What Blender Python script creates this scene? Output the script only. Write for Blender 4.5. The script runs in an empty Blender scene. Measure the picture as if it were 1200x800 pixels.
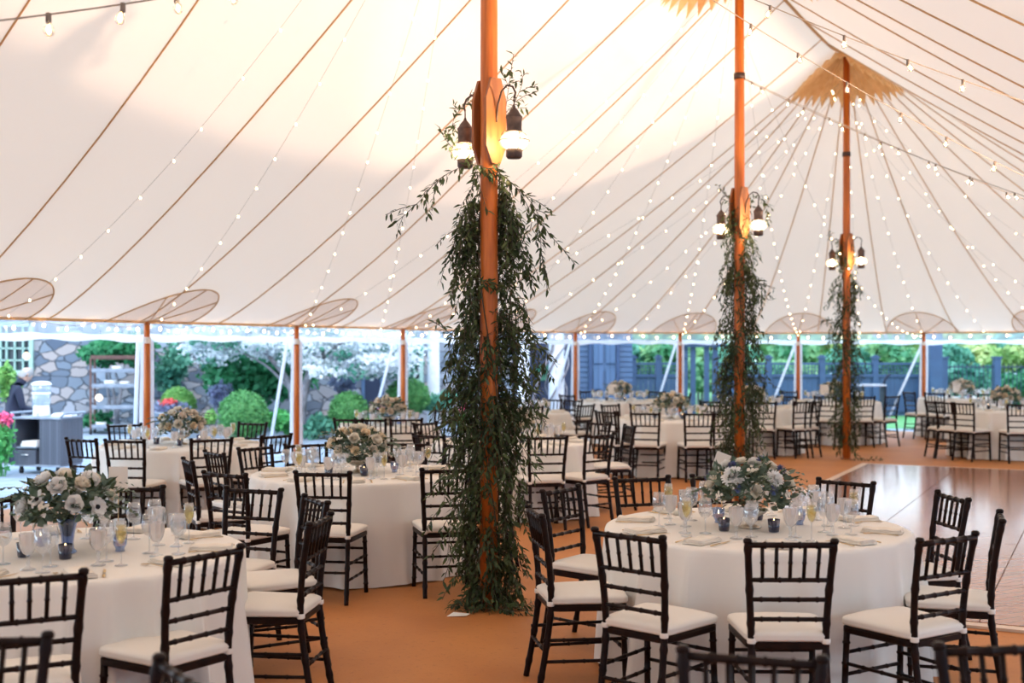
import bpy, math, random
from mathutils import Vector, Matrix, Euler
RN = random.Random(7)
SC = bpy.context.scene
COL = SC.collection
F, HY, HC = 1400.0, 408.0, 1.77       # focal length in pixels of the 1200 px frame, horizon row, eye height
PI = math.pi
WORLD, SUNE, EXPO, LAN, UPE = 4.1, 2.0, 0.14, 34, 5000

def at(px, py, Y):
    return Vector(((px - 600) / F * Y, Y, HC + (HY - py) / F * Y))

def pix(p):
    return 600 + F * p[0] / p[1], HY - F * (p[2] - HC) / p[1]

# ------------------------------------------------------------------ materials
def _new(name):
    m = bpy.data.materials.new(name); m.use_nodes = True
    nt = m.node_tree; nt.nodes.clear()
    out = nt.nodes.new('ShaderNodeOutputMaterial')
    return m, nt, out

def N(nt, t, **kw):
    n = nt.nodes.new(t)
    for k, v in kw.items():
        if k in n.inputs: n.inputs[k].default_value = v
        else: setattr(n, k, v)
    return n

def c4(c): return (c[0], c[1], c[2], 1.0)

def mixcol(nt, fac, a, b):
    m = nt.nodes.new('ShaderNodeMix'); m.data_type = 'RGBA'
    nt.links.new(fac, m.inputs[0])
    if isinstance(a, tuple): m.inputs[6].default_value = c4(a)
    else: nt.links.new(a, m.inputs[6])
    if isinstance(b, tuple): m.inputs[7].default_value = c4(b)
    else: nt.links.new(b, m.inputs[7])
    return m.outputs[2]

def noise(nt, scale, detail=3, stretch=None, rough=.5, contrast=None):
    tc = nt.nodes.new('ShaderNodeTexCoord')
    mp = nt.nodes.new('ShaderNodeMapping')
    if stretch: mp.inputs['Scale'].default_value = stretch
    nt.links.new(tc.outputs['Object'], mp.inputs['Vector'])
    n = nt.nodes.new('ShaderNodeTexNoise')
    n.inputs['Scale'].default_value = scale; n.inputs['Detail'].default_value = detail
    n.inputs['Roughness'].default_value = rough
    nt.links.new(mp.outputs[0], n.inputs['Vector'])
    if contrast:
        r = nt.nodes.new('ShaderNodeMapRange')
        r.inputs[1].default_value, r.inputs[2].default_value = contrast
        nt.links.new(n.outputs[0], r.inputs[0]); return r.outputs[0]
    return n.outputs[0]

def bump(nt, h, strength=.3, dist=.01):
    b = nt.nodes.new('ShaderNodeBump'); b.inputs['Strength'].default_value = strength
    b.inputs['Distance'].default_value = dist
    nt.links.new(h, b.inputs['Height']); return b.outputs[0]

def P(name, col, rough=.6, metal=0., col2=None, scale=8, stretch=None, bmp=0, bscale=None, emit=None, es=0, contrast=(.35, .65), sheen=0, spec=None):
    m, nt, out = _new(name)
    b = nt.nodes.new('ShaderNodeBsdfPrincipled')
    b.inputs['Roughness'].default_value = rough; b.inputs['Metallic'].default_value = metal
    if spec is not None: b.inputs['Specular IOR Level'].default_value = spec
    if sheen: b.inputs['Sheen Weight'].default_value = sheen
    if col2: nt.links.new(mixcol(nt, noise(nt, scale, 4, stretch, contrast=contrast), tuple(col), tuple(col2)), b.inputs['Base Color'])
    else: b.inputs['Base Color'].default_value = c4(col)
    if bmp: nt.links.new(bump(nt, noise(nt, bscale or scale * 3, 4, stretch), bmp), b.inputs['Normal'])
    if emit:
        b.inputs['Emission Color'].default_value = c4(emit); b.inputs['Emission Strength'].default_value = es
        m.cycles.emission_sampling = 'NONE'
    nt.links.new(b.outputs[0], out.inputs[0])
    return m

def fabric(name, col, trans=.4, col2=None, scale=2, tcol=None, wscale=300, rough=1):
    m, nt, out = _new(name)
    d = N(nt, 'ShaderNodeBsdfDiffuse'); t = N(nt, 'ShaderNodeBsdfTranslucent')
    if col2:
        c = mixcol(nt, noise(nt, scale, 4, contrast=(.35, .65)), tuple(col), tuple(col2))
        nt.links.new(c, d.inputs[0]); nt.links.new(c, t.inputs[0])
    else:
        d.inputs[0].default_value = c4(col); t.inputs[0].default_value = c4(tcol or col)
    mx = N(nt, 'ShaderNodeMixShader'); mx.inputs[0].default_value = trans
    nt.links.new(d.outputs[0], mx.inputs[1]); nt.links.new(t.outputs[0], mx.inputs[2])
    if wscale: nt.links.new(bump(nt, noise(nt, wscale, 2), .15, .002), d.inputs['Normal'])
    nt.links.new(mx.outputs[0], out.inputs[0])
    return m

def clear(name, tint=(1, 1, 1), haze=.1, hazecol=(.9, .95, 1), gloss=.12, rough=.05, ht=.5):
    """thin clear sheet: straight-through transparency, a fresnel reflection and a little milky scatter"""
    m, nt, out = _new(name)
    tr = N(nt, 'ShaderNodeBsdfTransparent'); tr.inputs[0].default_value = c4(tint)
    d = N(nt, 'ShaderNodeBsdfDiffuse'); d.inputs[0].default_value = c4(hazecol)
    tl = N(nt, 'ShaderNodeBsdfTranslucent'); tl.inputs[0].default_value = c4(hazecol)
    dm = N(nt, 'ShaderNodeMixShader'); dm.inputs[0].default_value = ht
    nt.links.new(d.outputs[0], dm.inputs[1]); nt.links.new(tl.outputs[0], dm.inputs[2])
    g = N(nt, 'ShaderNodeBsdfGlossy'); g.inputs['Roughness'].default_value = rough
    m1 = N(nt, 'ShaderNodeMixShader'); m1.inputs[0].default_value = haze
    nt.links.new(tr.outputs[0], m1.inputs[1]); nt.links.new(dm.outputs[0], m1.inputs[2])
    lw = N(nt, 'ShaderNodeLayerWeight'); lw.inputs[0].default_value = .35
    mp = N(nt, 'ShaderNodeMapRange'); mp.inputs[3].default_value = gloss * .4; mp.inputs[4].default_value = min(1, gloss * 4)
    nt.links.new(lw.outputs['Facing'], mp.inputs[0])
    m2 = N(nt, 'ShaderNodeMixShader')
    nt.links.new(mp.outputs[0], m2.inputs[0]); nt.links.new(m1.outputs[0], m2.inputs[1]); nt.links.new(g.outputs[0], m2.inputs[2])
    nt.links.new(m2.outputs[0], out.inputs[0])
    return m

def leafmat(name, c1, c2, scale=6, trans=.3):
    m, nt, out = _new(name)
    col = mixcol(nt, noise(nt, scale, 3, contrast=(.35, .65)), tuple(c1), tuple(c2))
    b = nt.nodes.new('ShaderNodeBsdfPrincipled'); b.inputs['Roughness'].default_value = .5
    b.inputs['Specular IOR Level'].default_value = .3
    t = N(nt, 'ShaderNodeBsdfTranslucent')
    nt.links.new(col, b.inputs['Base Color']); nt.links.new(col, t.inputs[0])
    mx = N(nt, 'ShaderNodeMixShader'); mx.inputs[0].default_value = trans
    nt.links.new(b.outputs[0], mx.inputs[1]); nt.links.new(t.outputs[0], mx.inputs[2])
    nt.links.new(mx.outputs[0], out.inputs[0])
    return m

def stone_mat():
    m, nt, out = _new('field_stone')
    tc = nt.nodes.new('ShaderNodeTexCoord'); mp = nt.nodes.new('ShaderNodeMapping')
    mp.inputs['Scale'].default_value = (3.0, 3.0, 5.2)
    nt.links.new(tc.outputs['Object'], mp.inputs[0])
    nz = nt.nodes.new('ShaderNodeTexNoise'); nz.inputs['Scale'].default_value = 2.5
    nt.links.new(mp.outputs[0], nz.inputs['Vector'])
    ad = nt.nodes.new('ShaderNodeMix'); ad.data_type = 'VECTOR'; ad.inputs[0].default_value = .3
    nt.links.new(mp.outputs[0], ad.inputs[4]); nt.links.new(nz.outputs['Color'], ad.inputs[5])
    v = nt.nodes.new('ShaderNodeTexVoronoi'); v.inputs['Scale'].default_value = 1.3
    nt.links.new(ad.outputs[1], v.inputs['Vector'])
    e = nt.nodes.new('ShaderNodeTexVoronoi'); e.feature = 'DISTANCE_TO_EDGE'; e.inputs['Scale'].default_value = 1.3
    nt.links.new(ad.outputs[1], e.inputs['Vector'])
    sep = nt.nodes.new('ShaderNodeSeparateColor'); nt.links.new(v.outputs['Color'], sep.inputs[0])
    cr = nt.nodes.new('ShaderNodeValToRGB'); cr.color_ramp.elements[0].color = (.08, .105, .15, 1)
    cr.color_ramp.elements[1].color = (.28, .34, .42, 1)
    x = cr.color_ramp.elements.new(.45); x.color = (.19, .23, .28, 1)
    x = cr.color_ramp.elements.new(.7); x.color = (.34, .30, .29, 1)
    nt.links.new(sep.outputs[0], cr.inputs[0])
    r = nt.nodes.new('ShaderNodeMapRange'); r.inputs[1].default_value = 0; r.inputs[2].default_value = .05
    nt.links.new(e.outputs['Distance'], r.inputs[0])
    c = mixcol(nt, r.outputs[0], (.10, .12, .15), cr.outputs[0])
    b = nt.nodes.new('ShaderNodeBsdfPrincipled'); b.inputs['Roughness'].default_value = .9
    nt.links.new(c, b.inputs['Base Color'])
    nt.links.new(bump(nt, r.outputs[0], 1, .05), b.inputs['Normal'])
    nt.links.new(b.outputs[0], out.inputs[0]); return m

def brick_mat(name, c1, c2, mortar, bw, bh, msize=.01, rough=.3, rot=0, grain=None, offset=.5, spec=.5):
    m, nt, out = _new(name)
    tc = nt.nodes.new('ShaderNodeTexCoord'); mp = nt.nodes.new('ShaderNodeMapping')
    mp.inputs['Rotation'].default_value = (0, 0, rot)
    nt.links.new(tc.outputs['Object'], mp.inputs[0])
    br = nt.nodes.new('ShaderNodeTexBrick'); br.offset = offset
    br.inputs['Color1'].default_value = c4(c1); br.inputs['Color2'].default_value = c4(c2); br.inputs['Mortar'].default_value = c4(mortar)
    br.inputs['Scale'].default_value = 1; br.inputs['Mortar Size'].default_value = msize
    br.inputs['Brick Width'].default_value = bw; br.inputs['Row Height'].default_value = bh
    nt.links.new(mp.outputs[0], br.inputs['Vector'])
    b = nt.nodes.new('ShaderNodeBsdfPrincipled'); b.inputs['Roughness'].default_value = rough
    b.inputs['Specular IOR Level'].default_value = spec
    col = br.outputs['Color']
    if grain:
        n = nt.nodes.new('ShaderNodeTexNoise'); n.inputs['Scale'].default_value = 1; n.inputs['Detail'].default_value = 5
        m2 = nt.nodes.new('ShaderNodeMapping'); m2.inputs['Rotation'].default_value = (0, 0, rot); m2.inputs['Scale'].default_value = grain
        nt.links.new(tc.outputs['Object'], m2.inputs[0]); nt.links.new(m2.outputs[0], n.inputs['Vector'])
        mm = nt.nodes.new('ShaderNodeMix'); mm.data_type = 'RGBA'; mm.blend_type = 'MULTIPLY'; mm.inputs[0].default_value = .5
        nt.links.new(col, mm.inputs[6]); nt.links.new(n.outputs[0], mm.inputs[7]); col = mm.outputs[2]
    nt.links.new(col, b.inputs['Base Color']); nt.links.new(b.outputs[0], out.inputs[0])
    return m

M = dict(
    canvas=fabric('sailcloth', (.85, .775, .725), .175, tcol=(.91, .72, .535), wscale=0),
    seam=fabric('seam_tape', (.72, .48, .26), .4, wscale=0),
    seam_side=clear('patch_cloth', (.93, .88, .86), .25, (.80, .68, .62), 0, .9, .3),
    amber=fabric('amber_cloth', (.90, .62, .33), .6, (.82, .52, .25), 9, wscale=0),
    polewood=P('varnished_spruce', (.62, .17, .022), .38, col2=(.42, .095, .012), scale=3, stretch=(9, 9, .7), bmp=.1),
    boardwood=P('cedar_board', (.36, .12, .03), .5, col2=(.24, .07, .015), scale=4, stretch=(8, 8, .8)),
    chair=P('dark_mahogany', (.010, .0055, .005), .34, col2=(.018, .008, .006), scale=20, spec=.12),
    cushion=fabric('ivory_cushion', (.80, .755, .69), .05),
    strap=P('white_strap', (.82, .79, .74), .8),
    cloth=fabric('ivory_linen', (.84, .815, .77), .05, (.80, .775, .73), 1.5),
    napkin=fabric('cream_napkin', (.82, .76, .67), .05),
    tablewood=P('plywood', (.35, .22, .12), .6),
    steel=P('steel', (.6, .6, .6), .35, 1),
    gold=P('brushed_gold', (.62, .45, .24), .35, 1),
    iron=P('bronze_iron', (.06, .04, .035), .45, .6, col2=(.10, .06, .045), scale=30),
    lampcap=P('aged_brown_metal', (.115, .075, .06), .5, .4, col2=(.07, .045, .04), scale=25),
    glass=clear('clear_glass', (.96, .97, .98), .06, (.9, .92, .95), .16),
    cutglass=clear('cut_crystal', (.93, .93, .94), .42, (.95, .92, .90), .22, .15, .5),
    globe=clear('lantern_glass', (.97, .97, .95), .10, (1, .97, .9), .14),
    vinyl=clear('clear_vinyl', (.93, .96, .98), .28, (.9, .95, 1), .10, .15, .8),
    hem=fabric('white_hem', (.86, .88, .92), .55, wscale=0),
    curtain=fabric('white_sheer', (.88, .90, .94), .6, wscale=0),
    bluevase=clear('blue_glass', (.55, .66, .85), .12, (.4, .5, .8), .16),
    navy=clear('navy_glass', (.16, .17, .30), .5, (.05, .06, .13), .12, .1, .3),
    wine=clear('champagne', (.98, .88, .50), .25, (.95, .80, .40), .05),
    silver=P('mercury_silver', (.62, .55, .45), .3, .9, col2=(.4, .34, .27), scale=40),
    flame=P('candle_flame', (1, .7, .3), .5, emit=(1, .62, .25), es=14),
    wax=P('wax', (.85, .55, .42), .5, emit=(1, .35, .15), es=.5),
    bulb=P('warm_bulb', (1, .9, .7), .3, emit=(1, .66, .34), es=14),
    bigbulb=clear('bulb_glass', (1, .98, .93), .12, (1, .9, .7), .2),
    filament=P('filament', (1, .8, .5), .5, emit=(1, .68, .36), es=60),
    lampbulb=P('lamp_bulb', (1, .9, .75), .5, emit=(1, .70, .42), es=24),
    wire=P('cable', (.30, .25, .20), .6),
    socket=P('socket', (.20, .16, .13), .5),
    vineleaf=leafmat('vine_leaf', (.030, .050, .018), (.078, .112, .042), 7, .25),
    vinestem=P('vine_stem', (.06, .05, .03), .8),
    darkleaf=leafmat('dark_leaf', (.030, .050, .022), (.075, .105, .05), 20, .2),
    euca=leafmat('eucalyptus_leaf', (.065, .11, .075), (.15, .20, .15), 20, .2),
    rose=fabric('rose_petal', (.87, .82, .72), .35, wscale=0),
    peach=fabric('peach_petal', (.88, .76, .58), .35, wscale=0),
    blush=fabric('blush_petal', (.87, .78, .68), .35, wscale=0),
    white=fabric('white_petal', (.90, .89, .87), .3, wscale=0),
    bluef=P('blue_thistle', (.10, .13, .28), .7),
    darkc=P('dark_centre', (.01, .01, .015), .7),
    card=P('card_paper', (.82, .76, .70), .8),
    seal=P('red_wax', (.30, .03, .02), .4),
    # outside
    slate=brick_mat('bluestone', (.30, .36, .45), (.36, .42, .50), (.22, .27, .34), .9, .6, .012, .75, .5, (4, 4, 4)),
    stone=stone_mat(),
    frame=P('pale_green_paint', (.32, .48, .42), .6),
    pane=P('dark_pane', (.02, .035, .05), .12),
    whitepaint=P('white_paint', (.80, .84, .90), .6, col2=(.62, .68, .78), scale=5),
    bark=P('grey_bark', (.28, .27, .30), .9, col2=(.16, .16, .18), scale=10, bmp=.4),
    blue=P('navy_paint', (.030, .070, .155), .55, col2=(.024, .055, .13), scale=3),
    bluelt=P('blue_grey_siding', (.06, .12, .22), .6, col2=(.05, .10, .195), scale=3),
    bluedk=P('deep_navy', (.012, .024, .06), .6),
    siding=brick_mat('shingles', (.06, .12, .22), (.085, .15, .27), (.03, .06, .12), .14, .18, .008, .7),
    wicker=brick_mat('grey_wicker', (.065, .075, .10), (.10, .11, .145), (.03, .035, .05), .04, .02, .002, .6),
    rattan=P('dark_rattan', (.05, .058, .08), .6, col2=(.09, .10, .13), scale=60, stretch=(1, 1, 4)),
    towel=fabric('white_towel', (.86, .86, .86), .05),
    black=P('black_metal', (.02, .02, .022), .5),
    rust=P('rusty_steel', (.10, .05, .045), .7, col2=(.16, .08, .06), scale=20),
    greywood=P('grey_boards', (.30, .34, .40), .8, col2=(.20, .24, .30), scale=5),
    suit=P('navy_suit', (.012, .016, .04), .8),
    skin=P('skin', (.55, .33, .25), .5),
    hair=P('grey_hair', (.30, .29, .29), .8),
    box=leafmat('boxwood_leaf', (.05, .20, .055), (.14, .38, .12), 9),
    boxlt=leafmat('bright_boxwood_leaf', (.12, .34, .08), (.28, .52, .14), 9),
    green=leafmat('shrub_leaf', (.015, .13, .05), (.06, .30, .12), 3),
    teal=leafmat('teal_leaf', (.05, .22, .16), (.16, .42, .28), 1.2),
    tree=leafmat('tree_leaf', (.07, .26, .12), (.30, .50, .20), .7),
    treelt=leafmat('yellow_green_tree_leaf', (.24, .42, .13), (.58, .66, .28), .9),  # paler, yellower green foliage of some trees and hedges
    blossom=leafmat('dogwood_bract', (.88, .90, .92), (.78, .84, .86), 3, .4),
    purple=leafmat('lavender_leaf', (.17, .17, .30), (.25, .30, .42), 6),
    grass=leafmat('lawn_blade', (.05, .30, .08), (.14, .48, .14), 6),
    pinkf=P('pink_flower', (.75, .08, .20), .6), redf=P('red_flower', (.75, .10, .10), .6),
    lawn=P('lawn_soil', (.06, .20, .06), .9, col2=(.10, .30, .09), scale=8),
    soil=P('mulch', (.06, .05, .045), .95),
)

def floor_mat():
    m, nt, out = _new('tan_flooring')
    b = nt.nodes.new('ShaderNodeBsdfPrincipled')
    c = mixcol(nt, noise(nt, 1.2, 6, contrast=(.3, .7)), (.51, .205, .058), (.40, .145, .038))
    s = noise(nt, 26, 5, rough=.8, contrast=(.56, .70))
    c2 = mixcol(nt, s, c, (.30, .115, .04))
    nt.links.new(c2, b.inputs['Base Color'])
    b.inputs['Roughness'].default_value = .62
    b.inputs['Specular IOR Level'].default_value = .35
    nt.links.new(bump(nt, noise(nt, 90, 3), .2, .004), b.inputs['Normal'])
    nt.links.new(b.outputs[0], out.inputs[0]); return m
M['floor'] = floor_mat()

# ------------------------------------------------------------------ mesh helpers
class MB:
    def __init__(s): s.v = []; s.f = []
    def add(s, vs, fs, mat=None):
        o = len(s.v)
        s.v += [tuple(mat @ Vector(p)) if mat else tuple(p) for p in vs]
        s.f += [tuple(i + o for i in f) for f in fs]
        return s
    def box(s, c, d, rot=None, taper=None):
        x, y, z = d[0] / 2, d[1] / 2, d[2] / 2
        vs = [Vector((a * x, b * y, e * z)) for e in (-1, 1) for b in (-1, 1) for a in (-1, 1)]
        if rot is not None: vs = [rot @ p for p in vs]
        vs = [p + Vector(c) for p in vs]
        return s.add(vs, [(0, 2, 3, 1), (4, 5, 7, 6), (0, 1, 5, 4), (2, 6, 7, 3), (0, 4, 6, 2), (1, 3, 7, 5)])
    def tube(s, pts, r, n=8, cap=True, flat=None):
        pts = [Vector(p) for p in pts]; m = len(pts)
        rs = r if isinstance(r, (list, tuple)) else [r] * m
        t0 = (pts[1] - pts[0]).normalized()
        ref = Vector((0, 0, 1)) if abs(t0.z) < .9 else Vector((0, 1, 0))
        vs = []
        for i, p in enumerate(pts):
            t = (pts[min(i + 1, m - 1)] - pts[max(i - 1, 0)])
            t = t.normalized() if t.length > 1e-9 else t0
            a = t.cross(ref)
            a = a.normalized() if a.length > 1e-6 else Vector((1, 0, 0))
            b = a.cross(t).normalized(); 
            for k in range(n):
                q = 2 * PI * k / n
                vs.append(p + (a * math.cos(q) + b * math.sin(q) * (flat or 1)) * rs[i])
        fs = [(i * n + k, i * n + (k + 1) % n, (i + 1) * n + (k + 1) % n, (i + 1) * n + k) for i in range(m - 1) for k in range(n)]
        if cap:
            fs.append(tuple(range(n))[::-1]); fs.append(tuple((m - 1) * n + k for k in range(n)))
        return s.add(vs, fs)
    def bamboo(s, p0, p1, r, nodes, n=8, bump=1.28):
        p0, p1 = Vector(p0), Vector(p1); L = (p1 - p0).length
        ts = [(0, 1)]
        for t in nodes:
            w = .006 / L
            ts += [(t - w * 1.2, 1), (t - w * .4, bump), (t + w * .4, bump), (t + w * 1.2, 1)]
        ts.append((1, 1))
        return s.tube([p0.lerp(p1, t) for t, _ in ts], [r * b for _, b in ts], n)
    def lathe(s, prof, n=20, c=(0, 0, 0), mat=None, cap=False):
        vs = []
        for r, z in prof:
            for k in range(n):
                a = 2 * PI * k / n
                vs.append((c[0] + r * math.cos(a), c[1] + r * math.sin(a), c[2] + z))
        m = len(prof)
        fs = [(i * n + k, i * n + (k + 1) % n, (i + 1) * n + (k + 1) % n, (i + 1) * n + k) for i in range(m - 1) for k in range(n)]
        if cap: fs += [tuple(range(n))[::-1], tuple((m - 1) * n + k for k in range(n))]
        return s.add(vs, fs, mat)
    def leaf(s, p, d, up, L, W, fold=.15):
        """pointed oval leaf: base p, direction d"""
        d = Vector(d).normalized(); sd = d.cross(Vector(up))
        sd = sd.normalized() if sd.length > 1e-4 else Vector((1, 0, 0))
        n = sd.cross(d); p = Vector(p)
        c1 = p + d * L * .35; c2 = p + d * L * .7 - n * L * fold * .4
        return s.add([p, c1 + sd * W * .5 + n * W * fold, c1 - sd * W * .5 + n * W * fold, c2 + sd * W * .38, c2 - sd * W * .38, p + d * L - n * L * fold],
                     [(0, 1, 3, 4, 2), (3, 5, 4)])
    def build(s, name, mat, parent=None, smooth=True, loc=None):
        me = bpy.data.meshes.new(name); me.from_pydata(s.v, [], s.f); me.update()
        if smooth:
            me.polygons.foreach_set('use_smooth', [True] * len(me.polygons))
            if smooth == 'a': me.set_sharp_from_angle(angle=.7)
        me.materials.append(M[mat] if isinstance(mat, str) else mat)
        o = bpy.data.objects.new(name, me); COL.objects.link(o)
        if parent: o.parent = parent
        if loc is not None: o.location = loc
        return o

def tag(o, label, cat, group=None, kind=None):
    if label: o['label'] = label
    if cat: o['category'] = cat
    if group: o['group'] = group
    if kind: o['kind'] = kind
    return o

def empty(name, loc=(0, 0, 0), rz=0):
    o = bpy.data.objects.new(name, None); COL.objects.link(o)
    o.location = loc; o.rotation_euler = (0, 0, rz); o.empty_display_size = .1
    return o

CH = {}
def copy_tree(o, parent=None):
    c = o.copy(); COL.objects.link(c); c.parent = parent
    for ch in KIDS(o): copy_tree(ch, c)
    return c
def KIDS(o):
    if o.name not in CH: CH[o.name] = list(o.children)
    return CH[o.name]

ORD = 'first second third fourth fifth sixth seventh eighth ninth tenth eleventh twelfth thirteenth fourteenth fifteenth sixteenth seventeenth eighteenth nineteenth twentieth'.split()
def ordinal(i, n):
    if n == 1: return 'only one there'
    if i == 0: return 'leftmost' 
    if i == n - 1: return 'rightmost'
    return ORD[i] + ' from left'

def struct(o): o['kind'] = 'structure'; return o
# ------------------------------------------------------------------ the tent: plan, canopy, seams
UX, UY = .4497, .8932
NX, NY = .8932, -.4497
P1 = (-.157, 8.15)
SP, W, HS = 6.11, 7.0, 2.11
U0, U3 = -SP, 2 * SP
def xy(u, n): return (P1[0] + UX * u + NX * n, P1[1] + UY * u + NY * n)
def un(x, y):
    a, b = x - P1[0], y - P1[1]; return UX * a + UY * b, NX * a + NY * b
def height(u, n):
    uc = min(max(u, U0), U3); d = math.hypot(u - uc, n); t = min(d / W, 1)
    dp = abs((uc / SP + .5) % 1 - .5) * SP; hr = 6.30 + .28 * math.exp(-dp / .55)
    return HS + (hr - HS) * (1 - t) ** 1.2
def cpt(x, y, dz=0):
    return Vector((x, y, height(*un(x, y)) + dz))

def perim(s):
    """perimeter parameter s (metres, from the near left end along the left side, round the far end and back)"""
    LS = U3 - U0; LC = PI * W
    s %= 2 * (LS + LC)
    if s < LS: return xy(U0 + s, -W), U0 + s, 'L'
    s -= LS
    if s < LC:
        a = s / W; return xy(U3 + W * math.sin(a), -W * math.cos(a)), U3, 'F'
    s -= LC
    if s < LS: return xy(U3 - s, W), U3 - s, 'R'
    a = (s - LS) / W
    return xy(U0 - W * math.sin(a), W * math.cos(a)), U0, 'N'
PER = 2 * (U3 - U0 + PI * W)
def target(s):
    p, u, k = perim(s)
    if k == 'L':
        v = u - 1.5 if u < 10 else 8.5 + (u - 10) / (U3 - 10) * (U3 - 8.5)
        return max(v, U0)
    return u
NSEAM = 56
SUB = 4
cols = []
for i in range(NSEAM * SUB):
    s = PER * i / (NSEAM * SUB)
    (ex, ey), _, _ = perim(s)
    rx, ry = xy(target(s), 0)
    ts = [0, .012, .03, .06, .1, .15, .2, .27, .34, .42, .5, .58, .66, .74, .82, .88, .93, .97, 1]
    cols.append([cpt(rx + (ex - rx) * t, ry + (ey - ry) * t) for t in ts])
mb = MB(); K = len(cols[0])
for c in cols: mb.v += [tuple(p) for p in c]
n = len(cols)
for i in range(n):
    for k in range(K - 1):
        a, b = i * K + k, ((i + 1) % n) * K + k
        mb.f.append((a, a + 1, b + 1, b))
canopy = struct(mb.build('ceiling', 'canvas'))
canopy['label'] = 'white sailcloth tent canopy rising to three peaks'
mb = MB()
for i in range(0, n, SUB):
    mb.tube([p - Vector((0, 0, .012)) for p in cols[i]], .0085, 5)
sm = mb.build('seam', 'seam', canopy); sm['kind'] = 'stuff'; sm['label'] = 'amber seam tapes fanning over the canopy'
# eave webbing
mb = MB()
mb.tube([c[-1] + Vector((0, 0, -.01)) for c in cols] + [cols[0][-1]], .022, 6)
mb.build('eave_webbing', 'seam', canopy)
mb = MB(); mb.tube([cpt(*xy(U0 + (U3 - U0) * i / 120, 0), -.015) for i in range(121)], .022, 6); mb.build('ridge_rope', 'seam', canopy)

# pleated amber collar at every peak
def peak_collar(u):
    cx, cy = xy(u, 0); mb = MB(); nn = 64; vs = []
    for k in range(nn):
        a = 2 * PI * k / nn
        tip = (k % 2 == 0)
        for j, r in enumerate((.03, .3, .62, .90 if tip else .78)):
            x, y = cx + r * math.cos(a), cy + r * math.sin(a)
            vs.append(cpt(x, y, -.03 - (.11 * r if tip else 0)))
    fs = [(k * 4 + j, k * 4 + j + 1, ((k + 1) % nn) * 4 + j + 1, ((k + 1) % nn) * 4 + j) for k in range(nn) for j in range(3)]
    mb.add(vs, fs); o = mb.build('peak_collar', 'amber', canopy, smooth=False)
    o['label'] = 'pleated amber cloth collar around the peak'
for u in (U0, 0, SP, U3): peak_collar(u)

def eave_hit(px):
    """where the view ray of a pixel column meets the far eave line"""
    best = None; m = 4000
    prev = None
    for i in range(m + 1):
        s = PER * .5 * i / m + 0
        (x, y), _, _ = perim(s)
        g = x * F - (px - 600) * y
        if prev is not None and y > 3 and (g > 0) != (prev[0] > 0): best = s
        prev = (g,)
    return best
POLES_PX = [-38, 172, 347, 472, 573, 674, 797, 935, 1082, 1236]
POLES_S = [eave_hit(p) for p in POLES_PX]
def along(s): return Vector(perim(s)[0] + (HS,))
def inward(s):
    a, b = perim(s - .05)[0], perim(s + .05)[0]
    t = Vector((b[0] - a[0], b[1] - a[1], 0)).normalized()
    return t, Vector((t.y, -t.x, 0))     # tangent, inward
# check inward points to the ridge
_t, _i = inward(POLES_S[1]); _p = along(POLES_S[1])
if abs(un(_p.x + _i.x, _p.y + _i.y)[1]) > abs(un(_p.x, _p.y)[1]):
    _old = inward
    def inward(s):
        t, i = _old(s); return t, -i

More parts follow.
